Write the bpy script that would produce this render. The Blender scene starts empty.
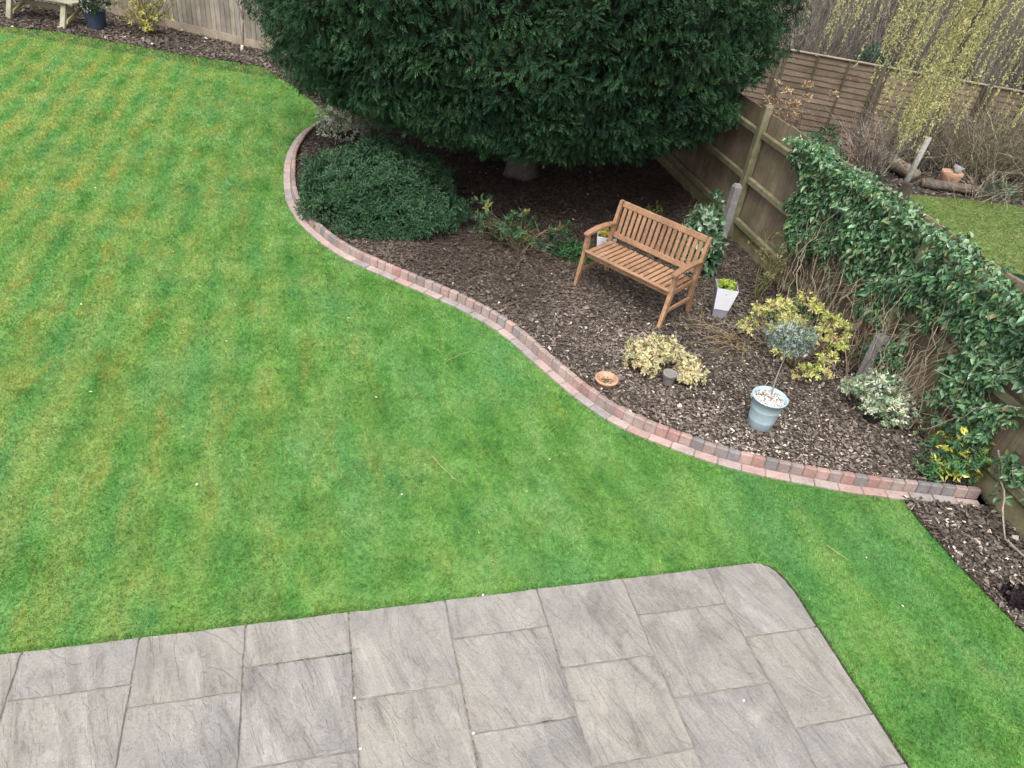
import bpy, math, random
import numpy as np
from mathutils import Vector, Matrix

random.seed(7)
RNG = np.random.default_rng(11)
C = bpy.context.scene.collection
SC = bpy.context.scene
PI = math.pi

# ------------------------------------------------------------------ helpers
def rng(seed):
    return np.random.default_rng(seed)

def nrm(a):
    a = np.asarray(a, float)
    return a / np.maximum(np.linalg.norm(a, axis=-1, keepdims=True), 1e-9)

LEAF = (np.array([[0, 0, 0], [-.5, .45, .10], [0, 1, -.05], [.5, .45, .10]], float), [(0, 3, 2), (0, 2, 1)])
BLADE = (np.array([[-.5, 0, 0], [.5, 0, 0], [.1, 1, .35]], float), [(0, 1, 2)])
CHIP = (np.array([[-.5, -.5, 0], [.5, -.4, .1], [.45, .5, 0], [-.4, .45, .08]], float), [(0, 1, 2), (0, 2, 3)])

def frond_template(seed, n=7):
    """flat drooping spray: a few slim lobes fanning off one axis"""
    r = rng(seed)
    V, F = [], []
    for i in range(n):
        t = i / (n - 1)
        y0 = .05 + .62 * t
        side = -1 if i % 2 else 1
        ang = side * (.75 - .45 * t) * r.uniform(.8, 1.2)
        if i == n - 1: ang = 0
        L = .48 * (1 - .35 * t) * r.uniform(.8, 1.2); w = .064
        d = np.array([math.sin(ang), math.cos(ang)]); p = np.array([d[1], -d[0]])
        b = np.array([0, y0]); m = b + d * L * .55; e = b + d * L
        z = lambda q: -.30 * q[1] ** 2 - .25 * abs(q[0])
        k = len(V)
        for q in (b, m - p * w, e, m + p * w):
            V.append((q[0], q[1], z(q) + r.uniform(-.02, .02)))
        F += [(k, k + 3, k + 2), (k, k + 2, k + 1)]
    return np.array(V, float), F

class MB:
    """collects geometry, builds ONE mesh object"""
    def __init__(s):
        s.V = []; s.L = []; s.S = []; s.K = []; s.n = 0
    def add(s, V, faces, col):
        V = np.asarray(V, float).reshape(-1, 3)
        col = np.asarray(col, float)
        if col.ndim == 1: col = np.tile(col, (len(V), 1))
        s.V.append(V); s.K.append(col)
        for f in faces:
            s.L.append(np.asarray(f, np.int64) + s.n); s.S.append(np.array([len(f)]))
        s.n += len(V)
    def cards(s, tpl, pos, axis, nor, size, width, col, tipcol=None):
        TV, TF = tpl
        N = len(pos); k = len(TV)
        if N == 0: return
        axis = nrm(axis); side = nrm(np.cross(axis, nor)); nor = np.cross(side, axis)
        size = np.broadcast_to(np.asarray(size, float), (N,)); width = np.broadcast_to(np.asarray(width, float), (N,))
        V = pos[:, None, :] + (TV[None, :, 0:1] * width[:, None, None]) * side[:, None, :] \
            + (TV[None, :, 1:2] * size[:, None, None]) * axis[:, None, :] \
            + (TV[None, :, 2:3] * size[:, None, None]) * nor[:, None, :]
        col = np.broadcast_to(np.asarray(col, float), (N, 3))
        K = np.repeat(col[:, None, :], k, 1).copy()
        if tipcol is not None:
            t = np.clip(TV[None, :, 1:2], 0, 1)
            K = K * (1 - t) + np.broadcast_to(np.asarray(tipcol, float), (N, 3))[:, None, :] * t
        F = np.array(TF, np.int64)
        idx = (np.arange(N) * k)[:, None, None] + F[None] + s.n
        s.V.append(V.reshape(-1, 3)); s.K.append(K.reshape(-1, 3))
        s.L.append(idx.reshape(-1)); s.S.append(np.full(N * len(F), F.shape[1]))
        s.n += N * k
    def box(s, c, size, col=(1, 1, 1), R=None, ch=.004):
        h = np.asarray(size, float) / 2; ch = min(ch, .45 * h.min() * 2 * .5)
        V = []; ix = {}
        for sx in (-1, 1):
            for sy in (-1, 1):
                for sz in (-1, 1):
                    for a in range(3):
                        q = np.array([sx, sy, sz]) * (h - ch); q[a] = (sx, sy, sz)[a] * h[a]
                        ix[(sx, sy, sz, a)] = len(V); V.append(q)
        F = []
        for a in range(3):
            b_, c_ = (a + 1) % 3, (a + 2) % 3
            for sa in (-1, 1):
                f = []
                for (sb, sc) in ((-1, -1), (1, -1), (1, 1), (-1, 1)):
                    k = [0, 0, 0]; k[a] = sa; k[b_] = sb; k[c_] = sc; f.append(ix[(*k, a)])
                F.append(f if sa > 0 else f[::-1])
            for sb in (-1, 1):
                for sc in (-1, 1):
                    k0 = [0, 0, 0]; k0[b_] = sb; k0[c_] = sc
                    k1 = list(k0); k0[a] = -1; k1[a] = 1
                    F.append([ix[(*k0, b_)], ix[(*k1, b_)], ix[(*k1, c_)], ix[(*k0, c_)]])
        for sx in (-1, 1):
            for sy in (-1, 1):
                for sz in (-1, 1):
                    F.append([ix[(sx, sy, sz, a)] for a in range(3)])
        V = np.array(V)
        if R is not None: V = V @ np.asarray(R).T
        s.add(V + np.asarray(c, float), F, col)
    def strip(s, pts, wv, tv, col=(1, 1, 1), scale=None):
        """rectangular section swept along pts; wv, tv half vectors"""
        pts = np.asarray(pts, float); wv = np.asarray(wv, float); tv = np.asarray(tv, float)
        V = []; n = len(pts)
        for i, p in enumerate(pts):
            k = 1 if scale is None else scale[i]
            for a, b in ((-1, -1), (1, -1), (1, 1), (-1, 1)):
                V.append(p + k * (a * wv + b * tv))
        F = [(0, 1, 2, 3), tuple(4 * (n - 1) + j for j in (3, 2, 1, 0))]
        for i in range(n - 1):
            for j in range(4):
                F.append((4 * i + j, 4 * i + 4 + j, 4 * i + 4 + (j + 1) % 4, 4 * i + (j + 1) % 4))
        s.add(V, F, col)
    def tube(s, pts, r0, r1=None, n=5, col=(1, 1, 1), cap=True):
        pts = np.asarray(pts, float); m = len(pts)
        r1 = r0 if r1 is None else r1
        R = np.linspace(r0, r1, m) if np.isscalar(r0) else np.asarray(r0)
        T = nrm(np.gradient(pts, axis=0)); ref = np.array([.31, .17, .93]) if abs(T[0] @ np.array([.31, .17, .93])) < .9 else np.array([1., 0, 0])
        A = nrm(np.cross(T, ref)); B = np.cross(T, A)
        th = np.arange(n) * 2 * PI / n
        V = pts[:, None] + R[:, None, None] * (np.cos(th)[None, :, None] * A[:, None] + np.sin(th)[None, :, None] * B[:, None])
        F = []
        i = np.arange(m - 1)[:, None] * n; j = np.arange(n)[None]
        q = np.stack([i + j, i + (j + 1) % n, i + n + (j + 1) % n, i + n + j], -1).reshape(-1, 4)
        k = s.n
        s.V.append(V.reshape(-1, 3)); s.K.append(np.tile(np.asarray(col, float), (m * n, 1)))
        s.L.append((q + k).reshape(-1)); s.S.append(np.full(len(q), 4)); s.n += m * n
        if cap:
            s.L.append(np.arange(n)[::-1] + k); s.S.append(np.array([n]))
            s.L.append(np.arange(n) + k + (m - 1) * n); s.S.append(np.array([n]))
    def lathe(s, prof, c=(0, 0, 0), n=32, col=(1, 1, 1), wob=None):
        """prof [(r,z)...]"""
        th = np.arange(n) * 2 * PI / n; m = len(prof); V = []
        for r, z in prof:
            rr = r * (1 if wob is None else wob)
            V += [(c[0] + rr * math.cos(t), c[1] + rr * math.sin(t), c[2] + z) for t in th]
        F = [(i * n + j, i * n + (j + 1) % n, (i + 1) * n + (j + 1) % n, (i + 1) * n + j) for i in range(m - 1) for j in range(n)]
        F += [tuple(range(n))[::-1], tuple((m - 1) * n + j for j in range(n))]
        s.add(V, F, col)
    def build(s, name, mat, parent=None, smooth=False):
        V = np.concatenate(s.V); L = np.concatenate(s.L); S = np.concatenate(s.S); K = np.concatenate(s.K)
        me = bpy.data.meshes.new(name)
        me.vertices.add(len(V)); me.vertices.foreach_set('co', V.astype(np.float32).ravel())
        me.loops.add(len(L)); me.loops.foreach_set('vertex_index', L.astype(np.int32))
        st = np.concatenate([[0], np.cumsum(S)[:-1]])
        me.polygons.add(len(S)); me.polygons.foreach_set('loop_start', st.astype(np.int32))
        me.polygons.foreach_set('loop_total', S.astype(np.int32))
        at = me.attributes.new('Col', 'FLOAT_COLOR', 'POINT')
        at.data.foreach_set('color', np.concatenate([K, np.ones((len(K), 1))], 1).astype(np.float32).ravel())
        me.update(calc_edges=True); me.validate()
        smooth = smooth or mat.name in ('bark', 'bucket_paint', 'terracotta', 'navy_plastic', 'black_plastic', 'grey_pot')
        me.polygons.foreach_set('use_smooth', np.full(len(me.polygons), smooth, bool))
        me.materials.append(mat)
        o = bpy.data.objects.new(name, me); C.objects.link(o)
        if parent is not None: o.parent = parent
        return o

def thing(name, label, cat, loc=(0, 0, 0), rotz=0, group=None):
    o = bpy.data.objects.new(name, None); C.objects.link(o)
    o.empty_display_size = .1
    o.location = loc; o.rotation_euler = (0, 0, rotz); o['label'] = label; o['category'] = cat
    if group: o['group'] = group
    return o
def tag(o, label, cat, group=None, kind=None):
    o['label'] = label; o['category'] = cat
    if group: o['group'] = group
    if kind: o['kind'] = kind
    return o

def inpoly(P, poly):
    x, y = P[:, 0], P[:, 1]; ins = np.zeros(len(P), bool); n = len(poly)
    for i in range(n):
        x0, y0 = poly[i]; x1, y1 = poly[(i + 1) % n]
        c = ((y0 > y) != (y1 > y)) & (x < (x1 - x0) * (y - y0) / ((y1 - y0) or 1e-9) + x0)
        ins ^= c
    return ins

def vnoise(P, scale, seed=0):
    """cheap smooth value noise, any dimension, 0..1"""
    P = np.asarray(P, float) * scale; i = np.floor(P).astype(np.int64); f = P - i; f = f * f * (3 - 2 * f)
    D = P.shape[1]; out = np.zeros(len(P))
    for c in range(2 ** D):
        b = np.array([(c >> k) & 1 for k in range(D)])
        h = np.zeros(len(P), np.int64) + seed * 7919
        for k in range(D): h = h * 31 + (i[:, k] + b[k]) * [73856093, 19349663, 83492791][k]
        h = (h ^ (h >> 13)) * 1274126177; h = (h ^ (h >> 16)) & 0xffff
        w = np.prod(np.where(b, f, 1 - f), axis=1)
        out += w * h / 65535.
    return out

# ------------------------------------------------------------------ materials
def new_mat(name):
    m = bpy.data.materials.new(name); m.use_nodes = True
    nt = m.node_tree; nt.nodes.clear()
    out = nt.nodes.new('ShaderNodeOutputMaterial'); b = nt.nodes.new('ShaderNodeBsdfPrincipled')
    nt.links.new(b.outputs[0], out.inputs[0])
    return m, nt, b, out
def nd(nt, t, **kw):
    n = nt.nodes.new(t)
    for k, v in kw.items():
        if k in n.inputs.keys() if isinstance(k, str) else False: n.inputs[k].default_value = v
        else: setattr(n, k, v)
    return n
def ramp(nt, fac, stops):
    r = nt.nodes.new('ShaderNodeValToRGB'); e = r.color_ramp.elements
    while len(e) < len(stops): e.new(.5)
    for i, (p, c) in enumerate(stops):
        e[i].position = p; e[i].color = (*c, 1) if len(c) == 3 else c
    nt.links.new(fac, r.inputs[0]); return r.outputs[0]
def noise(nt, vec, scale, detail=4, rough=.55, dist=0):
    n = nt.nodes.new('ShaderNodeTexNoise'); n.inputs['Scale'].default_value = scale; n.inputs['Detail'].default_value = detail
    n.inputs['Roughness'].default_value = rough; n.inputs['Distortion'].default_value = dist
    if vec is not None: nt.links.new(vec, n.inputs['Vector'])
    return n.outputs['Fac']
def mix(nt, a, b, fac, mode='MIX'):
    m = nt.nodes.new('ShaderNodeMix'); m.data_type = 'RGBA'; m.blend_type = mode
    for inp, v in ((m.inputs[0], fac), (m.inputs[6], a), (m.inputs[7], b)):
        if hasattr(v, 'is_linked') or isinstance(v, bpy.types.NodeSocket): nt.links.new(v, inp)
        else: inp.default_value = v if np.isscalar(v) else (*v, 1)
    return m.outputs[2]
def math_(nt, op, a, b=0.):
    m = nt.nodes.new('ShaderNodeMath'); m.operation = op
    for i, v in enumerate((a, b)):
        if isinstance(v, bpy.types.NodeSocket): nt.links.new(v, m.inputs[i])
        else: m.inputs[i].default_value = v
    return m.outputs[0]
def mapping(nt, vec, scale=(1, 1, 1), rot=(0, 0, 0), loc=(0, 0, 0)):
    m = nt.nodes.new('ShaderNodeMapping'); m.inputs['Scale'].default_value = scale
    m.inputs['Rotation'].default_value = rot; m.inputs['Location'].default_value = loc
    nt.links.new(vec, m.inputs[0]); return m.outputs[0]
def pos_(nt): return nt.nodes.new('ShaderNodeNewGeometry').outputs['Position']
def obj_(nt): return nt.nodes.new('ShaderNodeTexCoord').outputs['Object']
def attr(nt):
    a = nt.nodes.new('ShaderNodeAttribute'); a.attribute_name = 'Col'; return a.outputs['Color']
def bump(nt, b, h, strength=.3, dist=.01):
    n = nt.nodes.new('ShaderNodeBump'); n.inputs['Strength'].default_value = strength; n.inputs['Distance'].default_value = dist
    nt.links.new(h, n.inputs['Height']); nt.links.new(n.outputs[0], b.inputs['Normal'])

def leaf_mat(name, rough=.5, trans=.25, spec=.4):
    m, nt, b, out = new_mat(name)
    c = attr(nt); p = pos_(nt)
    v = ramp(nt, noise(nt, p, 5, 3), [(.3, (.75, .75, .75)), (.7, (1.2, 1.2, 1.2))])
    c = mix(nt, c, v, 1., 'MULTIPLY')
    nt.links.new(c, b.inputs['Base Color']); b.inputs['Roughness'].default_value = rough
    b.inputs['Specular IOR Level'].default_value = spec
    t = nt.nodes.new('ShaderNodeBsdfTranslucent'); nt.links.new(mix(nt, c, (1.1, 1.15, .6), 1., 'MULTIPLY'), t.inputs[0])
    mx = nt.nodes.new('ShaderNodeMixShader'); mx.inputs[0].default_value = trans
    nt.links.new(b.outputs[0], mx.inputs[1]); nt.links.new(t.outputs[0], mx.inputs[2]); nt.links.new(mx.outputs[0], out.inputs[0])
    return m

def wood_mat(name, tint, grain=(30, 30, 2), rough=.75, dark=.55, algae=0., bscale=.25, world=False):
    """per-board tint from Col, grain streaks, grime patches and green algae"""
    m, nt, b, out = new_mat(name)
    vec = pos_(nt) if world else obj_(nt)
    g = noise(nt, mapping(nt, vec, grain), 1, 6, .65, .4)
    c = mix(nt, attr(nt), tint, 1., 'MULTIPLY')
    c = mix(nt, c, ramp(nt, g, [(.25, (dark,) * 3), (.55, (1, 1, 1)), (.8, (1.22, 1.2, 1.15))]), 1., 'MULTIPLY')
    gr = noise(nt, vec, 2.3, 5, .7)
    c = mix(nt, c, ramp(nt, gr, [(.35, (.72, .70, .66)), (.62, (1.08, 1.08, 1.08))]), 1., 'MULTIPLY')
    if algae:
        a = ramp(nt, noise(nt, vec, 3.1, 5, .7), [(.42, (0, 0, 0)), (.72, (algae,) * 3)])
        c = mix(nt, c, (.085, .10, .035), a)
    nt.links.new(c, b.inputs['Base Color']); b.inputs['Roughness'].default_value = rough
    b.inputs['Specular IOR Level'].default_value = .25
    bump(nt, b, g, bscale, .004)
    return m

def rough_mat(name, base, var=.35, scale=14, rough=.85, bs=.4, bd=.01, use_attr=True, spec=.3, spots=None):
    m, nt, b, out = new_mat(name); p = obj_(nt)
    f = noise(nt, p, scale, 7, .7); f2 = noise(nt, p, scale * .17, 4, .6)
    c = mix(nt, ramp(nt, f, [(.28, (1 - var,) * 3), (.72, (1 + var * .8,) * 3)]), ramp(nt, f2, [(.3, (.8, .79, .77)), (.7, (1.15, 1.15, 1.15))]), 1., 'MULTIPLY')
    c = mix(nt, c, base, 1., 'MULTIPLY')
    if use_attr: c = mix(nt, c, attr(nt), 1., 'MULTIPLY')
    if spots:
        s = ramp(nt, noise(nt, p, spots[1], 5, .75), [(spots[2], (0, 0, 0)), (spots[2] + .1, (1, 1, 1))])
        c = mix(nt, c, spots[0], s)
    nt.links.new(c, b.inputs['Base Color']); b.inputs['Roughness'].default_value = rough
    b.inputs['Specular IOR Level'].default_value = spec
    bump(nt, b, f, bs, bd)
    return m

STRIPE = math.atan2(.3146, .9492)          # lawn stripes run square to the patio edge
def lawn_mat(name, blades):
    m, nt, b, out = new_mat(name); p = pos_(nt)
    q = mapping(nt, p, (1, 1, 1), (0, 0, -STRIPE))            # x' along patio edge, y' along stripes
    wob = noise(nt, q, .8, 3)
    sx = nt.nodes.new('ShaderNodeSeparateXYZ'); nt.links.new(q, sx.inputs[0])
    xx = math_(nt, 'ADD', sx.outputs[0], math_(nt, 'MULTIPLY', wob, .22))
    st = math_(nt, 'SINE', math_(nt, 'MULTIPLY', xx, 2 * PI / .40))
    st = math_(nt, 'ADD', math_(nt, 'MULTIPLY', st, .5), .5)
    # stripes fade towards the right of the lawn
    left = nt.nodes.new('ShaderNodeMapRange'); left.inputs[1].default_value = 1.2; left.inputs[2].default_value = -3.5
    nt.links.new(sx.outputs[0], left.inputs[0]); left = left.outputs[0]
    big = noise(nt, q, 1.3, 4, .6); mid = noise(nt, mapping(nt, q, (3.2, 1.5, 1)), 1, 4, .65); fine = noise(nt, q, 26, 4, .7)
    el = noise(nt, mapping(nt, q, (5.5, 1.3, 1), loc=(3, 7, 0)), 1, 5, .62)
    green = ramp(nt, mid, [(.30, (.064, .205, .040)), (.50, (.118, .300, .066)), (.72, (.218, .392, .130))])
    blue = (.105, .300, .120); yel = (.285, .370, .100); och = (.390, .300, .065)
    c = mix(nt, green, blue, math_(nt, 'MULTIPLY', ramp(nt, noise(nt, mapping(nt, q, (1.6, .8, 1), loc=(9, 2, 0)), 1, 4), [(.45, (0, 0, 0)), (.7, (1, 1, 1))]), .5))
    ym = math_(nt, 'MULTIPLY', st, math_(nt, 'ADD', math_(nt, 'MULTIPLY', left, .56), .03))
    ym = math_(nt, 'ADD', ym, math_(nt, 'MULTIPLY', ramp(nt, big, [(.48, (0, 0, 0)), (.72, (1, 1, 1))]), math_(nt, 'ADD', math_(nt, 'MULTIPLY', left, .30), .26)))
    c = mix(nt, c, yel, ym)
    om = math_(nt, 'MULTIPLY', ramp(nt, el, [(.54, (0, 0, 0)), (.72, (1, 1, 1))]), math_(nt, 'ADD', math_(nt, 'MULTIPLY', left, .52), .12))
    c = mix(nt, c, och, om)
    dk = ramp(nt, noise(nt, mapping(nt, q, (1.25, .8, 1)), 7.5, 5, .72), [(.28, (.68, .75, .70)), (.48, (1, 1, 1)), (.68, (1.16, 1.12, 1.14))])
    c = mix(nt, c, dk, 1., 'MULTIPLY')
    c = mix(nt, c, ramp(nt, fine, [(.3, (.78, .78, .78)), (.7, (1.2, 1.2, 1.2))]), 1., 'MULTIPLY')
    if blades: c = mix(nt, c, attr(nt), 1., 'MULTIPLY')
    else: c = mix(nt, c, (.70, .66, .62), 1., 'MULTIPLY')
    nt.links.new(c, b.inputs['Base Color']); b.inputs['Roughness'].default_value = .7
    b.inputs['Specular IOR Level'].default_value = .2
    if blades:
        t = nt.nodes.new('ShaderNodeBsdfTranslucent'); nt.links.new(c, t.inputs[0])
        mx = nt.nodes.new('ShaderNodeMixShader'); mx.inputs[0].default_value = .25
        nt.links.new(b.outputs[0], mx.inputs[1]); nt.links.new(t.outputs[0], mx.inputs[2]); nt.links.new(mx.outputs[0], out.inputs[0])
    else: bump(nt, b, fine, .6, .02)
    return m

M = {}
M['grass'] = lawn_mat('grass_blades', True); M['turf'] = lawn_mat('turf', False)
M['soil'] = rough_mat('soil', (.060, .044, .034), .5, 40, .95, 1., .02, False)
M['ground'] = rough_mat('leaf_litter', (.052, .044, .034), .5, 9, .95, .8, .03, False)
M['mossgrass'] = rough_mat('mossy_grass', (.11, .17, .042), .5, 9, .9, .8, .02, False, spots=((.20, .17, .09), 3, .56))
M['chips'] = rough_mat('bark_chips', (1, 1, 1), .3, 60, .9, .3, .003)
M['chips_plain'] = leaf_mat('petal', .6, .1)
M['mortar'] = rough_mat('mortar', (.22, .21, .19), .4, 30, .95, .6, .01, False, spots=((.05, .07, .025), 4, .6))
M['leaf'] = leaf_mat('leaf', .6, .22, .2); M['gloss'] = leaf_mat('glossy_leaf', .36, .12, .5); M['conifer'] = leaf_mat('conifer_foliage', .75, .12, .15)
M['bark'] = rough_mat('bark', (1, 1, 1), .45, 18, .9, 1., .02)
M['fence'] = wood_mat('fence_boards', (.285, .22, .16), (55, 55, 2.2), .85, .55, .55)
M['rail'] = wood_mat('fence_rail', (.265, .24, .155), (9, 9, 9), .85, .6, .6)
M['greyfence'] = wood_mat('grey_fence_boards', (.295, .26, .22), (60, 60, 2.0), .85, .6, .15)
M['lap'] = wood_mat('lap_boards', (.21, .168, .137), (4, 60, 60), .85, .55, .25)
M['teak'] = wood_mat('bench_wood', (.35, .205, .125), (26, 26, 26), .55, .55, 0., .2)
M['pale_wood'] = wood_mat('pale_wood', (.33, .31, .235), (20, 20, 4), .8, .65, .35)
M['concrete'] = rough_mat('concrete', (.26, .25, .255), .3, 24, .85, .5, .006, False, spots=((.16, .17, .11), 5, .58))
M['brick'] = rough_mat('paving_brick', (1, 1, 1), .28, 42, .85, .5, .005, spots=((.30, .29, .27), 16, .66))
M['cloud_white'] = rough_mat('white_glaze', (.80, .82, .88), .05, 8, .22, .03, .002, False, .5)
M['lilac'] = rough_mat('grey_glaze', (.27, .26, .33), .12, 8, .35, .05, .002, False, .5)
M['bucket'] = rough_mat('bucket_paint', (.37, .475, .53), .14, 9, .45, .08, .002, True, .5, spots=((.27, .33, .36), 13, .64))
M['black'] = rough_mat('black_plastic', (.02, .02, .022), .15, 8, .5, .05, .002, False, .4)
M['navy'] = rough_mat('navy_plastic', (.045, .062, .105), .15, 8, .45, .05, .002, False, .4)
M['terra'] = rough_mat('terracotta', (.46, .27, .18), .3, 16, .85, .3, .004, False, .2, spots=((.48, .42, .36), 9, .62))
M['pot_grey'] = rough_mat('grey_pot', (.22, .20, .20), .3, 14, .85, .3, .004, False)
M['stone'] = rough_mat('pebble', (1, 1, 1), .15, 30, .7, .2, .003)

def patio_mat():
    m, nt, b, out = new_mat('riven_slab'); p = pos_(nt); a = attr(nt)
    off = nt.nodes.new('ShaderNodeVectorMath'); off.operation = 'MULTIPLY_ADD'
    nt.links.new(a, off.inputs[0]); off.inputs[1].default_value = (37, 91, 53); nt.links.new(p, off.inputs[2])
    q = mapping(nt, off.outputs[0], (1, 1, 1), (0, 0, -STRIPE - .25))
    streak = noise(nt, mapping(nt, q, (7, 1.6, 2)), 1, 8, .68, 1.2)
    blotch = noise(nt, q, 2.2, 5, .62, .6); fine = noise(nt, q, 60, 5, .7)
    c = ramp(nt, streak, [(.30, (.156, .144, .129)), (.45, (.232, .219, .200)), (.60, (.266, .252, .231)), (.72, (.335, .318, .29))])
    c = mix(nt, c, ramp(nt, blotch, [(.32, (.80, .80, .81)), (.50, (1, 1, 1)), (.72, (1.18, 1.16, 1.11))]), 1., 'MULTIPLY')
    c = mix(nt, c, ramp(nt, fine, [(.3, (.84, .84, .84)), (.7, (1.12, 1.12, 1.12))]), 1., 'MULTIPLY')
    lv = math_(nt, 'MULTIPLY', noise(nt, mapping(nt, q, (2.6, .9, 1), loc=(4, 2, 0)), 1, 6, .6, 1.3), 11.)
    fr = math_(nt, 'FRACT', lv); stp = math_(nt, 'FLOOR', lv); ledge = math_(nt, 'SMOOTH_MIN', math_(nt, 'MULTIPLY', fr, 5.), 1.)
    c = mix(nt, c, ramp(nt, fr, [(0., (.66, .65, .65)), (.10, (.97, .97, .97)), (.55, (1, 1, 1)), (.93, (1.10, 1.09, 1.07)), (1., (.8, .8, .8))]), .55, 'MULTIPLY')
    tint = ramp(nt, a, [(0, (.93, .935, .955)), (.5, (1, 1, 1)), (1, (1.04, 1.025, .99))])
    c = mix(nt, c, tint, 1., 'MULTIPLY')
    # dark lichen specks and buff stains
    sp = ramp(nt, noise(nt, p, 34, 3, .6), [(.70, (0, 0, 0)), (.76, (1, 1, 1))]); c = mix(nt, c, (.12, .115, .10), math_(nt, 'MULTIPLY', sp, .6))
    st = ramp(nt, noise(nt, q, 1.4, 4, .7), [(.62, (0, 0, 0)), (.75, (1, 1, 1))]); c = mix(nt, c, (.40, .34, .24), math_(nt, 'MULTIPLY', st, .45))
    nt.links.new(c, b.inputs['Base Color']); b.inputs['Roughness'].default_value = .8; b.inputs['Specular IOR Level'].default_value = .3
    h = math_(nt, 'ADD', math_(nt, 'ADD', math_(nt, 'MULTIPLY', streak, .6), math_(nt, 'MULTIPLY', math_(nt, 'ADD', stp, ledge), .10)), math_(nt, 'MULTIPLY', fine, .25)); bump(nt, b, h, .9, .03)
    return m
M['slab'] = patio_mat()

# ------------------------------------------------------------------ layout
def catmull(P, n=16):
    P = np.asarray(P, float); P = np.vstack([2 * P[0] - P[1], P, 2 * P[-1] - P[-2]]); out = []
    for i in range(1, len(P) - 2):
        p0, p1, p2, p3 = P[i - 1:i + 3]
        for t in np.linspace(0, 1, n, endpoint=False):
            out.append(.5 * (2 * p1 + (p2 - p0) * t + (2 * p0 - 5 * p1 + 4 * p2 - p3) * t * t + (3 * p1 - p0 - 3 * p2 + p3) * t ** 3))
    out.append(P[-2]); return np.array(out)
EDGE = catmull([(-3.50, 12.45), (-3.74, 11.95), (-3.84, 11.29), (-3.74, 10.38), (-3.53, 9.62), (-3.27, 8.9), (-3.0, 8.4), (-2.64, 7.93), (-2.16, 7.49), (-1.62, 7.18), (-1.13, 6.94),
                (-.65, 6.68), (-.19, 6.33), (.25, 5.81), (.64, 5.37), (.99, 5.09), (1.42, 4.9), (1.92, 4.75), (2.5, 4.68), (3.0, 4.66), (3.51, 4.68), (4.07, 4.71)])
seg = np.linalg.norm(np.diff(EDGE, axis=0), axis=1); ARC = np.concatenate([[0], np.cumsum(seg)])
def edge_at(s):
    s = np.atleast_1d(s); p = np.stack([np.interp(s, ARC, EDGE[:, k]) for k in (0, 1)], 1)
    q = np.stack([np.interp(s + .04, ARC, EDGE[:, k]) for k in (0, 1)], 1) - np.stack([np.interp(s - .04, ARC, EDGE[:, k]) for k in (0, 1)], 1)
    t = nrm(q); nrm_bed = np.stack([-t[:, 1], t[:, 0]], 1)       # left of travel = bed side
    return p, t, nrm_bed
FO = np.array([2.70, 9.66]); FD = nrm(np.array([1.52, -5.16])); FN = np.array([FD[1], -FD[0]])     # fence origin, run (towards viewer), normal into garden
if FN[0] > 0: FN = -FN
def fpt(s, off=0., z=0.):
    p = FO + FD * s + FN * off; return np.array([p[0], p[1], z])
CORNER = np.array([1.56, 13.53])
BD = nrm(np.array([-6.2, 16.01]) - CORNER)                         # back fence runs left from the corner
BN = np.array([BD[1], -BD[0]]);  BN = BN if BN[1] < 0 else -BN
def bpt(s, off=0., z=0.):
    p = CORNER + BD * s + BN * off; return np.array([p[0], p[1], z])
PA = np.array([.9492, .3147]); PB = np.array([.3147, -.9492]); PO = np.array([-1.9347, 2.4373])
BK = (3.9729 - .045) / 3.9729                                      # bed surface lies a little above the lawn
def pt(u, v): return PO + PA * u + PB * v
INNER = edge_at(ARC)[0] + edge_at(ARC)[2] * .15
BED = [tuple(p) for p in INNER] + [tuple(fpt(5.05, .02)[:2]), tuple(fpt(0, .02)[:2]), tuple(CORNER + BN * .02), tuple(bpt(5.6, .02)[:2])]
BACKBED = [tuple(bpt(5.2, .02)[:2]), tuple(bpt(20, .02)[:2]), (-17, 15.3), (-14, 15.0), (-10.95, 14.93), (-9.92, 15.15), (-8.62, 15.0), (-7.32, 14.8), (-5.73, 14.78), (-4.6, 13.6), (-3.85, 12.6), (-3.55, 12.45), (-3.2, 12.6)]
RBED = [(4.10, 4.72), (3.36, 4.70), (3.40, 4.45), (3.50, 4.15), (3.63, 3.80), (3.80, 3.40), (4.05, 2.9), (4.4, 2.2), tuple(fpt(8.2, .02)[:2]), tuple(fpt(4.95, .02)[:2])]
PATIO = [tuple(pt(-6.9, 0)), tuple(pt(4.06, 0)), tuple(pt(4.15, .035)), tuple(pt(4.20, .12)), tuple(pt(4.225, .27)), tuple(pt(4.225, 2.4)), tuple(pt(-6.9, 2.4))]
def grow(poly, d):
    P = np.array(poly); c = P.mean(0); return [tuple(p + nrm(p - c) * d) for p in P]

def sheet(name, poly, z, mat, sub=0):
    me = bpy.data.meshes.new(name)
    import bmesh
    bm = bmesh.new(); vs = [bm.verts.new((x, y, z)) for x, y in poly]; f = bm.faces.new(vs)
    if f.normal.z < 0: f.normal_flip()
    bmesh.ops.triangulate(bm, faces=bm.faces[:]); bm.to_mesh(me); bm.free()
    for p in me.polygons:
        if p.normal.z < 0: p.flip()
    me.materials.append(mat); o = bpy.data.objects.new(name, me); C.objects.link(o)
    o['kind'] = 'structure'; return o

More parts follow.
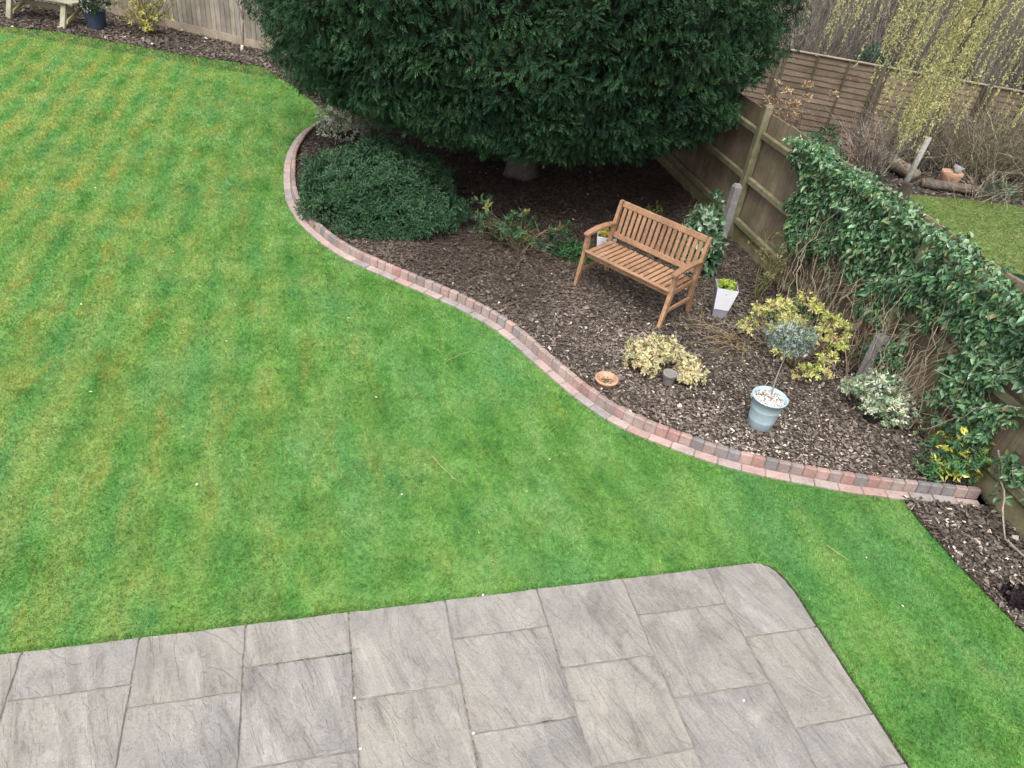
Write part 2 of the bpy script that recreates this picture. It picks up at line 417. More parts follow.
# ------------------------------------------------------------------ ground, lawn, beds
sheet('ground', [(-300, -300), (300, -300), (300, 300), (-300, 300)], -.03, M['ground'])
LAWN = [(-18, 15.2), (-18, -2), (6, -2), tuple(fpt(8.6)[:2]), tuple(fpt(-.5)[:2]), tuple(CORNER)]
sheet('lawn', LAWN, 0., M['turf'])
sheet('flower_bed', BED, .035, M['soil'])
sheet('back_border', BACKBED, .012, M['soil'])
sheet('side_border', RBED, .016, M['soil'])
sheet('patio_trench', grow(PATIO, .035), .006, M['soil'])
NLAWN = [tuple(fpt(-1.2, -.25)[:2]), (5.0, 12.9), (6.51, 12.78), (7.4, 12.95), (8.46, 13.0), (10.5, 13.3), (13, 13.5), (13, 4), tuple(fpt(7, -.25)[:2])]
sheet('neighbour_lawn', NLAWN, -.01, M['mossgrass'])

# grass blades over the lawn
def sample_poly(n, box, r):
    return np.stack([r.uniform(box[0], box[1], n), r.uniform(box[2], box[3], n)], 1)
def not_lawn(P, pad=0.):
    bad = inpoly(P, BED) | inpoly(P, BACKBED) | inpoly(P, RBED) | inpoly(P, grow(PATIO, .030))
    # strip of the brick edging
    bad |= inpoly(P, [tuple(p) for p in EDGE - edge_at(ARC)[2] * .0] + [tuple(p) for p in INNER[::-1]])
    return bad
r = rng(3); g = MB()
for (box, n, hs, w) in (((-4.5, 4.6, 1.5, 5.2), 330000, .024, .0062), ((-8.5, 3.2, 5.2, 9.5), 300000, .026, .0085), ((-13.5, -2.0, 9.5, 15.8), 230000, .028, .012)):
    P = sample_poly(n, box, r)
    # keep what lies within a step of the photographed view
    ang = np.degrees(np.arctan2(P[:, 0], P[:, 1])); P = P[(ang > -62) & (ang < 68)]
    P = P[~not_lawn(P)]
    N = len(P); pos = np.column_stack([P, np.zeros(N)])
    th = r.uniform(0, 2 * PI, N); lean = r.uniform(.2, 1.3, N)
    ax = np.stack([np.cos(th) * lean, np.sin(th) * lean, np.ones(N)], 1); nor = np.stack([np.sin(th), -np.cos(th), np.zeros(N)], 1) + .3 * r.normal(size=(N, 3))
    k = r.uniform(.72, 1.35, (N, 1)); col = k * np.array([1.06, 1.03, 1.0]) * (1 + r.normal(0, .07, (N, 3)))
    straw = r.random(N) < .035; col[straw] = k[straw] * np.array([2.2, 1.35, 1.5])
    Pr = P @ np.array([[.8, .6], [-.6, .8]]) + .35 * np.column_stack([vnoise(P, 2.3, 51), vnoise(P, 2.3, 52)]); cl = .62 + .35 * vnoise(Pr, 4.3, 5) + .45 * vnoise(Pr @ np.array([[.3, .954], [-.954, .3]]), 12., 6)
    g.cards(BLADE, pos, ax, nor, hs * cl * r.uniform(.6, 1.35, N), w * r.uniform(.7, 1.3, N), col)
# ragged longer fringe along the patio
n = 3500; u = r.uniform(-4, 4.0, n); P = np.array([pt(a, -r.uniform(.018, .05)) for a in u])
v = r.uniform(.3, 2.2, 1200); P = np.vstack([P, [pt(4.225 + r.uniform(.018, .05), a) for a in v]])
N = len(P); th = r.uniform(0, 2 * PI, N); ax = np.stack([np.cos(th) * .6, np.sin(th) * .6, np.ones(N)], 1)
g.cards(BLADE, np.column_stack([P, np.zeros(N)]), ax, np.stack([np.sin(th), -np.cos(th), 0 * th], 1), r.uniform(.012, .03, N), .006, r.uniform(.7, 1.25, (N, 1)) * np.ones(3))
tag(g.build('grass', M['grass']), 'short striped green mown grass of the lawn', 'grass', kind='stuff')

# rough grass in the neighbour's plot
g = MB(); n = 70000; P = sample_poly(n, (4.2, 10.5, 5, 13.4), r); P = P[inpoly(P, NLAWN)]; N = len(P)
th = r.uniform(0, 2 * PI, N); ax = np.stack([np.cos(th), np.sin(th), np.full(N, .9)], 1)
c1 = np.array([.13, .215, .05]); c2 = np.array([.19, .185, .085]); t = vnoise(P, 1.4, 3)[:, None]
g.cards(BLADE, np.column_stack([P, np.full(N, -.01)]), ax, np.stack([np.sin(th), -np.cos(th), 0 * th], 1), r.uniform(.025, .06, N), .010, (c1 * t + c2 * (1 - t)) * r.uniform(.7, 1.3, (N, 1)))
tag(g.build('rough_grass', M['leaf']), 'rough mossy grass in the plot behind the ivy fence', 'grass', kind='stuff')

# bark chips on all the beds
def chips(poly, box, n, z, seed, name, label, pale=.11, small=1.):
    r = rng(seed); P = sample_poly(n, box, r); P = P[inpoly(P, poly)]; N = len(P)
    th = r.uniform(0, 2 * PI, N); tilt = r.normal(0, .35, (N, 2))
    ax = np.stack([np.cos(th), np.sin(th), tilt[:, 0]], 1); nor = np.stack([tilt[:, 1], tilt[:, 0] * .5, np.ones(N)], 1)
    d = np.linalg.norm(P, axis=1)
    L = np.minimum(r.gamma(2.6, .0080, N), .050) * small * (1 + .03 * np.maximum(d - 6, 0)) + .007; W = L * r.uniform(.25, .65, N)
    a = np.array([.056, .042, .034]); b_ = np.array([.238, .200, .168]); c_ = np.array([.52, .46, .39])
    t = r.beta(1.3, 2.2, (N, 1)); col = a * (1 - t) + b_ * t; rot = np.clip((4.6 - np.hypot(P[:, 0] + .3, P[:, 1] - 10.8)) / 2.2, 0, 1)[:, None] * .72; col = col * (1 - rot) + np.array([.052, .034, .024]) * rot * r.uniform(.5, 1.6, (N, 1)); col = col * (.66 + .62 * vnoise(P, 1.7, 12) * (.6 + .8 * vnoise(P, 6., 13)))[:, None]     # needle litter brown, darkened to paint in the shade under the conifer
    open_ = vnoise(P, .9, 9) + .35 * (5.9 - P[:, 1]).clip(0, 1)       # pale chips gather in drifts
    sh = .25 + .75 * np.clip((7.4 - P[:, 1]) / 1.6, 0, 1)              # fewer pale chips towards the tree
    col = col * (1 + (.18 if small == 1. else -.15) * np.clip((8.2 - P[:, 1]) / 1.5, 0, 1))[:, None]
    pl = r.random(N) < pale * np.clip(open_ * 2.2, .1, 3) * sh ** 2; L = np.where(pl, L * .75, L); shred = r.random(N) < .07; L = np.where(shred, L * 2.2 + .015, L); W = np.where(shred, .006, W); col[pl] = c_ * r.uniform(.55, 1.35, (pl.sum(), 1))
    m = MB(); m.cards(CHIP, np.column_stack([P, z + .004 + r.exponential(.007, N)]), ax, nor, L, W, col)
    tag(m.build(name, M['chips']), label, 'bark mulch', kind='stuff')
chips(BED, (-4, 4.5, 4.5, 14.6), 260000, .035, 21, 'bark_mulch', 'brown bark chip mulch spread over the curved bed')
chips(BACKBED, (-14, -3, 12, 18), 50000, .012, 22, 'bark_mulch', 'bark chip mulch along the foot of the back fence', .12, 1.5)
chips(RBED, (3.2, 5.2, 1.5, 4.9), 22000, .016, 23, 'bark_mulch', 'coarse dark mulch in the narrow side border below the brick edging', .09, 1.2)
NB = [(3.6, 13.0), (5.0, 12.92), (6.51, 12.80), (8.46, 13.02), (10.5, 13.35), (12, 13.6), (12, 22), (1, 24), (1.9, 13.8)]
chips(NB, (1, 12, 12.5, 24), 34000, -.03, 24, 'leaf_litter', 'dead leaves and litter under the neighbouring willow', .22, 2.0)

# ------------------------------------------------------------------ patio
def poly_slab(m, poly, z0, z1, ch, col, r):
    P = []
    n = len(poly)
    for i in range(n):
        a, b = np.array(poly[i]), np.array(poly[(i + 1) % n]); k = max(2, int(np.linalg.norm(b - a) / .05)); d = b - a; nn = np.array([d[1], -d[0]]) / max(np.linalg.norm(d), 1e-6)
        for j in range(k): P.append(a + d * j / k + nn * r.normal(0, .0018))
    P = np.array(P); c = P.mean(0); N = len(P)
    ins = P + nrm(c - P) * ch * 1.3
    zt = z1 + r.normal(0, .0012)
    V = np.vstack([np.column_stack([P, np.full(N, z0)]), np.column_stack([P, np.full(N, zt - ch)]), np.column_stack([ins, zt + r.normal(0, .0006, N)])])
    F = [tuple(range(2 * N, 3 * N))]
    for l in (0, 1):
        for i in range(N): F.append((l * N + i, l * N + (i + 1) % N, (l + 1) * N + (i + 1) % N, (l + 1) * N + i))
    area = sum(P[i][0] * P[(i + 1) % N][1] - P[(i + 1) % N][0] * P[i][1] for i in range(N))
    if area < 0: F = [f[::-1] for f in F]
    m.add(V, F, col)
cols = [(-5.5, .6), (-4.9, .6), (-4.3, .6), (-3.7, .6), (-3.1, .61), (-2.49, .6), (-1.89, .6), (-1.29, .6)]
patio = MB(); r = rng(31); J = .0045
edges_u = [-5.5, -4.9, -4.27, -3.65, -3.05, -2.42, -1.82, -1.21, -.605, 0., .585, 1.19, 1.80, 2.42, 3.03, 3.68, 4.225]
first = [.3, .6, .44, .3, .6, .3, .6, .44, .9, .29, .44, .29, .59, .29, .59, .30, .57]
second = [.6, .6, .6, .9, .6, .6, .6, .9, .6, .6, .6, .59, .6, .61, .6, .59, .62]
for i in range(len(edges_u) - 1):
    u0, u1 = edges_u[i] + J, edges_u[i + 1] - J
    fi = {8: .30, 9: .44, 10: .29, 11: .59, 12: .29, 13: .59, 14: .30, 15: .57}.get(i, first[i]); se = {8: .6, 9: .6, 10: .59, 11: .6, 12: .61, 13: .6, 14: .59, 15: .62}.get(i, second[i])
    vs = [0, fi, fi + se]; k = 0
    while vs[-1] < 2.3: vs.append(vs[-1] + [.6, .44, .9, .3][(i + k) % 4]); k += 1
    for j in range(len(vs) - 1):
        v0, v1 = vs[j] + (J if j else 0), vs[j + 1] - J
        if i == len(edges_u) - 2: u1 = edges_u[i + 1]
        if i == len(edges_u) - 2 and j == 0:
            poly = [(u0, v0), (4.06, v0), (4.11, .012), (4.155, .045), (4.19, .10), (4.215, .18), (u1, .27), (u1, v1), (u0, v1)]
        else: poly = [(u0, v0), (u1, v0), (u1, v1), (u0, v1)]
        poly_slab(patio, [pt(*q) for q in poly], -.03, .028, .004, np.full(3, r.uniform(0, 1)), r)
o = patio.build('patio', M['slab']); o['kind'] = 'structure'
sheet('patio_mortar', [tuple(p) for p in [pt(-5.5, .008), pt(4.04, .008), pt(4.13, .04), pt(4.19, .14), pt(4.213, .29), pt(4.213, 2.2), pt(-5.5, 2.2)]], .0195, M['mortar'])
# moss in a few joints
m = MB(); r = rng(5)
for (u, v, n, su, sv) in ((1.15, .285, 160, .05, .006), (.87, .29, 60, .1, .004), (2.23, .89, 120, .03, .006), (1.80, .6, 60, .005, .2), (1.19, .55, 110, .004, .25), (1.8, 1.1, 50, .004, .15), (.585, .5, 50, .004, .3), (2.42, .3, 40, .004, .2)):
    P = np.array([pt(u + r.normal(0, su), v + r.normal(0, sv)) for _ in range(n)]); th = r.uniform(0, 2 * PI, n)
    m.cards(BLADE, np.column_stack([P, np.full(n, .02)]), np.stack([np.cos(th) * .8, np.sin(th) * .8, np.ones(n)], 1), np.stack([np.sin(th), -np.cos(th), 0 * th], 1), r.uniform(.008, .02, n), .006, np.array([.10, .14, .035]) * r.uniform(.6, 1.3, (n, 1)))
tag(m.build('moss', M['leaf']), 'green moss growing in the patio joints', 'moss', kind='stuff')

# ------------------------------------------------------------------ brick edging
r = rng(41)
BR = [(.37, .235, .21), (.40, .265, .235), (.35, .195, .17), (.25, .225, .225), (.20, .19, .20), (.31, .255, .23), (.38, .285, .255), (.29, .225, .21), (.33, .25, .23)]
edging = thing('brick_edging', 'curved low brick edging of red and grey blocks between lawn and bed', 'edging', (0, 0, 0))
up, fl = MB(), MB(); total = ARC[-1]
def rz(t, roll=0, pitch=0):
    R = np.array([[t[0], -t[1], 0], [t[1], t[0], 0], [0, 0, 1]])
    cr, sr = math.cos(roll), math.sin(roll); X = np.array([[1, 0, 0], [0, cr, -sr], [0, sr, cr]])
    cp, sp = math.cos(pitch), math.sin(pitch); Y = np.array([[cp, 0, sp], [0, 1, 0], [-sp, 0, cp]])
    return R @ X @ Y
s = .06
while s < total - .05:
    p, t, nb = edge_at(s); p, t, nb = p[0], t[0], nb[0]
    c = p + nb * .128; k = np.array(BR[r.integers(len(BR))]) * r.uniform(.88, 1.12) * .66 + .21 * np.array([.31, .25, .23])
    up.box((c[0], c[1], .040 + r.normal(0, .002)), (.1055, .056 + r.normal(0, .002), .135), k, rz(t, -.10 + r.normal(0, .015), r.normal(0, .012)), .010)
    s += .109
s = .1
while s < total - .06:
    p, t, nb = edge_at(s); p, t, nb = p[0], t[0], nb[0]
    c = p + nb * .047; k = np.array(BR[r.integers(len(BR))]) * r.uniform(.95, 1.2)
    k = k * .52 + .42 * np.array([.38, .325, .295])
    fl.box((c[0], c[1], .0 + r.normal(0, .002)), (.197, .090, .05), k, rz(t, r.normal(0, .015)), .007)
    s += .204
up.build('upright_course', M['brick'], edging); fl.build('flat_course', M['brick'], edging)
mo = MB()
S_ = np.arange(.02, total - .02, .05); pp, _, nn = edge_at(S_)
V = np.vstack([np.column_stack([pp + nn * .006, np.full(len(S_), .012)]), np.column_stack([pp + nn * .150, np.full(len(S_), .012)]), np.column_stack([pp + nn * .102, np.full(len(S_), .014)]), np.column_stack([pp + nn * .154, np.full(len(S_), .06)])])
n_ = len(S_)
mo.add(V[:2 * n_], [(i, i + 1, n_ + i + 1, n_ + i) for i in range(n_ - 1)], (1, 1, 1))
mo.build('mortar_bed', M['mortar'], edging)

# ------------------------------------------------------------------ fences
def close_board_fence(name, label, pfun, s0, s1, H, posts, rails, boards, boardmat, railmat, side, seed, board_col, top_fn=None, gravel=.2, spurs=()):
    """pfun(s,off,z); boards on off<0, rails and posts on the viewer's side when side=1"""
    r = rng(seed); root = thing(name, label, 'fence', tuple(pfun((s0 + s1) / 2, 0, 0)))
    o0 = np.array(root.location)
    d = nrm((pfun(1., 0, 0) - pfun(0., 0, 0)))[:2]; R = np.array([[d[0], -d[1], 0], [d[1], d[0], 0], [0, 0, 1]])
    bays = sorted(set([s0] + [p for p in posts if s0 < p < s1] + [s1]))
    for a, b in zip(bays[:-1], bays[1:]):
        mb = MB(); s = a
        while s < b:
            w = .125; h = H + r.normal(0, .006) + (top_fn(s) if top_fn else 0)
            k = np.array(board_col) * (r.uniform(.86, 1.12) if side > 0 else r.uniform(.72, 1.18)) * (1 + r.normal(0, .02, 3))
            x0, x1 = s, min(s + w + .02, b + .02); gz = gravel + .004
            # feather edge: thick on one side, thin at the other
            prof = [(x0, .016), (x1, .006)]
            off = -.02 if side > 0 else .0
            V = []
            for (x, t) in prof:
                for z in (gz, h):
                    V.append(pfun(x, off - (.003 if side > 0 else .014) * (x == x1), z)); V.append(pfun(x, off - t - .004, z))
            V = np.array(V) - o0
            mb.add(V, [(0, 4, 6, 2), (1, 3, 7, 5), (2, 6, 7, 3), (0, 1, 5, 4), (0, 2, 3, 1), (4, 5, 7, 6)], k)
            s += w
        mb.build('board_panel', boardmat, root)
        g_ = MB(); c = pfun((a + b) / 2, -.012, gravel / 2 - .02)
        g_.box(c - o0, (b - a - .006, .03, gravel + .04), np.array([1.05, 1.0, .9]) * r.uniform(.9, 1.1), R, .004); g_.build('gravel_board', railmat, root)
        for z in rails:
            q = MB(); zz = z
            c = pfun((a + b) / 2, .03 * (1 if side > 0 else -1.6), zz)
            ro = math.radians(45)
            q.box(c - o0, (b - a - .1, .062, .085), np.array([1, 1, 1]) * r.uniform(.85, 1.15), R, .012); q.build('rail', railmat, root)
    for p in posts:
        q = MB(); h = H + .09; off = .05 if side > 0 else -.06
        h = h - (.16 if side > 0 and p > 2 else 0); q.box(pfun(p, off, h / 2 - .1) - o0, (.1, .1, h + .2), np.array([1, 1, 1]) * r.uniform(.9, 1.1), R, .008)
        q.build('post', railmat, root)
    for (p, h, off) in spurs:
        q = MB(); hw = .05
        b0 = pfun(p, off, -.1) - o0; X = np.append(d, 0) * hw; Y = np.append(np.array([-d[1], d[0]]), 0) * hw
        top = np.array([0, 0, 1.])
        q.strip([b0, b0 + top * (h + .06), b0 + top * (h + .1)], X, Y, (1, 1, 1), [1, 1, .62]); q.build('concrete_spur', M['concrete'], root)
    return root
close_board_fence('board_fence', 'weathered brown close board fence with rails and ivy running to the corner', fpt, -4.03, 8.4, 1.70,
                  [-3.0, 0.0, 3.30, 6.3], [1.44, .86, .30], 0, M['fence'], M['rail'], 1, 51, (1, 1, 1),
                  top_fn=lambda s: -.035 * max(0, s - 3.), spurs=[(.05, .80, .17), (3.40, .62, .17)])
close_board_fence('board_fence', 'pale grey close board fence behind the far edge of the lawn', bpt, .05, 19., 1.75,
                  [1.6, 4.6, 7.6, 10.6, 13.6, 16.6], [1.4, .8, .35], 0, M['greyfence'], M['greyfence'], -1, 52, (1, 1, 1), gravel=.17)
for q in (7.45,):
    pass

def lap_fence():
    r = rng(61)
    A = np.array([2.35, 16.01]); D = nrm(np.array([1, -.205])); N_ = np.array([D[1], -D[0]]); N_ = N_ if N_[1] < 0 else -N_
    f = lambda s, off, z: np.append(A + D * s + N_ * off, z)
    root = thing('lap_fence', 'brown horizontal lap panel fence with pale capping under the willow', 'fence', tuple(f(3.6, 0, -.03))); o0 = np.array(root.location)
    R = np.array([[D[0], -D[1], 0], [D[1], D[0], 0], [0, 0, 1]])
    for i in range(5):
        a = .12 + i * 1.86; b = a + 1.80; H = 1.50
        p = MB(); z = .02
        while z < H - .06:
            k = np.array([1, .95, .9]) * r.uniform(.75, 1.2); hgt = .135
            xs = np.linspace(a, b, 16); wav = np.cumsum(r.normal(0, .004, 16)); wav -= wav.mean()
            V = np.vstack([[f(x, .022, z + w_) for x, w_ in zip(xs, wav)], [f(x, .004, z + hgt) for x in xs], [f(x, .012, z + w_ ) for x, w_ in zip(xs, wav)]]) - o0
            F = [(j, j + 1, 17 + j, 16 + j) for j in range(15)] + [(32 + j, 33 + j, j + 1, j) for j in range(15)]
            p.add(V, F, k); z += .105
        p.build('panel', M['lap'], root)
        for t in (.05, .62, 1.2, 1.75):
            q = MB(); q.box(f(a + t, .035, H / 2) - o0, (.042, .022, H - .01), (.50, .50, .46), R, .003); q.build('batten', M['lap'], root)
        q = MB(); q.box(f((a + b) / 2, .015, H + .012) - o0, (1.8, .07, .026), (1.75, 1.75, 1.75), R, .004); q.build('capping', M['lap'], root)
    for i in range(6):
        q = MB(); q.box(f(.09 + i * 1.86 - .0, .02, .80) - o0, (.075, .085, 1.66), (.62, .68, .66), R, .012); q.build('post', M['lap'], root)
lap_fence()

# ------------------------------------------------------------------ foliage helpers
def bent(p0, p1, n, r, wob=.12, sag=0.):
    p0, p1 = np.asarray(p0, float), np.asarray(p1, float); t = np.linspace(0, 1, n)[:, None]; L = np.linalg.norm(p1 - p0)
    P = p0 + (p1 - p0) * t; w = np.cumsum(r.normal(0, wob * L / n, (n, 3)), 0); w -= t * w[-1]; P = P + w * np.sin(t * PI) ** .5
    P[:, 2] += -sag * np.sin(t[:, 0] * PI); return P
def palette(cols, N, r, jit=.12):
    cols = np.array(cols); c = cols[r.integers(len(cols), size=N)]
    return c * r.uniform(1 - 1.6 * jit, 1 + 1.6 * jit, (N, 1)) * (1 + r.normal(0, .05, (N, 3)))
def rosettes(m, centres, outs, r, per, L, W, cols, tip=None, spread=1., rad=.015, ups=.25, tpl=LEAF):
    """little whorls of leaves round each shoot tip"""
    n = len(centres); C_ = np.repeat(centres, per, 0); O_ = nrm(np.repeat(outs, per, 0)); N = len(C_)
    rnd = nrm(r.normal(size=(N, 3))); tang = nrm(rnd - O_ * np.sum(rnd * O_, 1, keepdims=True))
    ax = O_ * r.uniform(.15, .9, (N, 1)) + tang * spread + np.array([0, 0, ups])
    c = np.repeat(palette(cols, n, r, .14), per, 0) * r.uniform(.85, 1.15, (N, 1))
    tc = None if tip is None else np.repeat(palette(tip, n, r, .1), per, 0)
    m.cards(tpl, C_ + r.normal(0, rad, (N, 3)), ax, O_ + .35 * rnd, L * r.uniform(.65, 1.2, N), W * r.uniform(.75, 1.2, N), c, tc)
def dome_points(n, rx, ry, h, r, lo=0., lump=.2, seed=1, fill=.35):
    """points near the surface of a lumpy dome"""
    d = nrm(r.normal(size=(n * 2, 3))); d[:, 2] = np.abs(d[:, 2]) if lo >= 0 else d[:, 2]
    d = d[:n]; l = 1 - lump + 2 * lump * vnoise(d + 5, 2.1, seed)
    k = (1 - fill * r.random(n) ** 2) * l
    return d * k[:, None] * np.array([rx, ry, h]), nrm(d / np.array([rx, ry, h]))
def shrub(name, label, cat, base, rx, ry, h, shoots, per, L, W, cols, seed, tip=None, lump=.2, stems=14, stemcol=(.16, .12, .09), mat='leaf', z0=.04, lift=0., fill=.35, spread=1., stem_r=.006, group=None, ups=.25, tpl=LEAF):
    r = rng(seed); root = thing(name, label, cat, (base[0], base[1], z0), group=group)
    P, O = dome_points(shoots, rx, ry, h, r, lump=lump, seed=seed, fill=fill); P[:, 2] += lift; P[:, 2] = np.maximum(P[:, 2], .012)
    m = MB(); rosettes(m, P, O, r, per, L, W, cols, tip, spread, rad=L * .3, ups=ups, tpl=tpl); 
    s = MB()
    for i in r.choice(len(P), min(stems, len(P)), False):
        s.tube(bent((r.normal(0, rx * .08), r.normal(0, ry * .08), -.02), P[i] * .97, 7, r, .12, -.03), stem_r, stem_r * .35, 4, np.array(stemcol) * r.uniform(.7, 1.3))
    s.build('stem', M['bark'], root); m.build('foliage', M[mat], root)
    return root

# ------------------------------------------------------------------ big clipped conifer
def conifer():
    r = rng(71); cx, cy = -.50, 10.80
    root = thing('conifer_tree', 'huge dense dark green clipped conifer overhanging the bed and bench', 'tree', (-.33, 10.85, .03)); o0 = np.array(root.location)
    prof = np.array([(0, 1.25), (.35, 1.12), (.60, 1.02), (.79, 1.06), (.92, 1.42), (1.0, 2.25), (1.0, 3.0), (.92, 4.1), (.72, 5.2), (.42, 6.0), (0, 6.45)])
    pl = np.concatenate([[0], np.cumsum(np.linalg.norm(np.diff(prof * np.array([3.2, 1]), axis=0), axis=1))])
    def surf(v, ph):
        rr = np.interp(v, pl, prof[:, 0]); z = np.interp(v, pl, prof[:, 1])
        ca, sa = np.cos(ph), np.sin(ph)
        R = np.where(ca < 0, 1 / np.sqrt((ca / 3.55) ** 2 + (sa / 2.72) ** 2), 1 / np.sqrt((ca / 3.25) ** 2 + (sa / 2.72) ** 2))
        q = np.column_stack([ca, sa, z]); bulge = (vnoise(q * np.array([1, 1, .5]) + 9, 2.2, 4) - .5) * .42 + (vnoise(q + 3, 6.5, 8) - .5) * .30 + (vnoise(q + 1, 12., 6) - .5) * .34
        R = R * (rr + bulge * np.clip(rr * 1.6, 0, 1) * .45)
        low = np.clip((2.2 - z) / 1.3, 0, 1)
        z = z + bulge * .35 + .22 * low * np.clip(-ca, 0, 1) * rr * np.clip(-sa, 0, 1) * 1.4 + .12 * low * np.clip(ca, 0, 1) * rr
        return np.column_stack([cx + R * ca, cy + R * sa, z])
    N = 215000
    v = r.random(N) ** .85 * pl[-1]; ph = r.uniform(0, 2 * PI, N)
    # more sprays where the photograph sees the crown
    keep = (np.sin(ph) < .35) | (r.random(N) < .35); v, ph = v[keep], ph[keep]
    rr = np.interp(v, pl, prof[:, 0]); keep = r.random(len(v)) < .25 + .75 * rr; v, ph = v[keep], ph[keep]; N = len(v)
    P = surf(v, ph); e = .02
    T1 = surf(np.clip(v + e, 0, pl[-1]), ph) - surf(np.clip(v - e, 0, pl[-1]), ph); T2 = surf(v, ph + e) - surf(v, ph - e)
    Nn = nrm(np.cross(T2, T1)); cc = np.array([cx, cy, 2.8]); flip = np.sum(Nn * (P - cc), 1) < 0; Nn[flip] *= -1
    depth = r.random(N) ** 1.7 * .26 - .05
    P = P - Nn * depth[:, None]
    # the crown is pushed off the two fences below their tops
    def off_f(P): return (P[:, :2] - FO) @ FN
    def off_b(P): return (P[:, :2] - CORNER) @ BN
    ok = ((off_f(P) > .16) | (P[:, 2] > 1.86)) & ((off_b(P) > .15) | (P[:, 2] > 1.95)); P, Nn, depth = P[ok], Nn[ok], depth[ok]; N = len(P)
    rnd = nrm(r.normal(size=(N, 3)))
    # sprays gather in clumps that share a direction
    cl = np.column_stack([vnoise(P, 3.2, 21), vnoise(P, 3.2, 22), vnoise(P, 3.2, 23)]) - .5
    ax = Nn * .95 + cl * 1.6 + rnd * .45 + np.array([0, 0, -.12])
    nor = Nn * .6 + np.array([0, 0, .8]) + .5 * nrm(r.normal(size=(N, 3)))
    tone = vnoise(P, 3.8, 31)[:, None]
    a, b = np.array([.006, .021, .012]), np.array([.020, .053, .025])
    col = (a * (1 - tone) + b * tone) * r.uniform(.7, 1.3, (N, 1)); tipc = col * np.array([2.3, 2.0, 1.6]); fresh = (vnoise(P, 1.9, 37) > .66) & (r.random(N) < .6); tipc[fresh] *= np.array([1.4, 1.35, 1.1])
    brown = r.random(N) < .006; col[brown] = np.array([.05, .036, .022]); tipc[brown] = np.array([.075, .055, .035])
    m = MB(); sz = r.uniform(.06, .125, N)
    k = r.integers(0, 3, N)
    for i in range(3):
        q = k == i
        m.cards(frond_template(100 + i, 6), P[q] - o0, ax[q], nor[q], sz[q], sz[q] * r.uniform(.75, 1.05, q.sum()), col[q], tipc[q])
    # dead brown twiggy core seen through the gaps
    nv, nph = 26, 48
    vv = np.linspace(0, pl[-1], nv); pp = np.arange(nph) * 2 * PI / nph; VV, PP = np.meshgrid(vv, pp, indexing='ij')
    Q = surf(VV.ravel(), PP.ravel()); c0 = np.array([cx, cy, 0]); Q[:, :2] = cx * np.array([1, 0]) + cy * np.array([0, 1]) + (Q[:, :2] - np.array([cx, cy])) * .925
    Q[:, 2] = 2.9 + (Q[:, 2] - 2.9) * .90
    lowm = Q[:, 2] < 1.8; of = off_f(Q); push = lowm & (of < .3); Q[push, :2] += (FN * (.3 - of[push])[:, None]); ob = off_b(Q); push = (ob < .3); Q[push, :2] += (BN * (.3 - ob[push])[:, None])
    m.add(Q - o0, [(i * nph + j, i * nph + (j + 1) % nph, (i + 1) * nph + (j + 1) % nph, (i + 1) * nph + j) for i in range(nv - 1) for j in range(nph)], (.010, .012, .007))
    m.build('crown', M['conifer'], root)
    t = MB()
    n = 14; th = np.arange(n) * 2 * PI / n; flute = 1 + .14 * np.cos(th * 5) + .06 * np.cos(th * 3 + 1)
    V = []; zs = [-.1, 0, .12, .4, .9, 1.6, 2.6]; rs = [.30, .26, .225, .205, .195, .19, .16]
    for z, q in zip(zs, rs): V += [(q * f_ * math.cos(a_), q * f_ * math.sin(a_), z) for a_, f_ in zip(th, flute)]
    F = [(i * n + j, i * n + (j + 1) % n, (i + 1) * n + (j + 1) % n, (i + 1) * n + j) for i in range(len(zs) - 1) for j in range(n)]
    t.add(V, F, (.12, .10, .088))
    for i in range(10):
        a_ = r.uniform(0, 2 * PI); z0 = r.uniform(.8, 2.2); t.tube(bent((0, 0, z0), (2.0 * math.cos(a_), 1.6 * math.sin(a_), z0 + r.uniform(-.1, .5)), 7, r, .1), .05, .015, 5, (.13, .11, .095))
    t.build('trunk', M['bark'], root, True)
conifer()

# ------------------------------------------------------------------ shrubs in the bed
DG = [(.020, .060, .026), (.032, .086, .038), (.044, .108, .046), (.062, .135, .064)]
shrub('mounded_shrub', 'wide dark green mounded shrub behind the curved brick edging', 'shrub', (-1.96, 8.84), 1.02, .98, .76, 2700, 11, .075, .018, DG, 81, tip=[(.095, .175, .098), (.060, .130, .066)], lump=.26, stems=60, fill=.5, lift=.02, spread=1.1, ups=.35)
def leggy(name, label, base, tips, seed, cols, L=.075, W=.026, per=9, stemcol=(.24, .19, .12), sr=.008, tipc=None, mat='leaf', extra=0, z0=.04, cat='shrub'):
    r = rng(seed); root = thing(name, label, cat, (base[0], base[1], z0)); s, m = MB(), MB()
    cs, os_ = [], []
    for tp in tips:
        a = bent((r.normal(0, .04), r.normal(0, .04), -.02), tp, 8, r, .22, -.05); s.tube(a, sr, sr * .45, 5, np.array(stemcol) * r.uniform(.7, 1.25))
        cs.append(a[-1]); os_.append(a[-1] - a[-2])
        for _ in range(extra):
            i = r.integers(3, 7); q = a[i] + r.normal(0, .08, 3) + np.array([0, 0, .06]); s.tube([a[i], q], sr * .5, sr * .25, 4, stemcol); cs.append(q); os_.append(q - a[i])
    rosettes(m, np.array(cs), np.array(os_), r, per, L, W, cols, tipc, 1., .012)
    s.build('stem', M['bark'], root); m.build('foliage', M[mat], root); return root
r = rng(82)
RH = [(.05, .11, .05), (.06, .125, .055), (.085, .14, .055), (.17, .18, .06), (.045, .09, .045), (.05, .11, .06)]
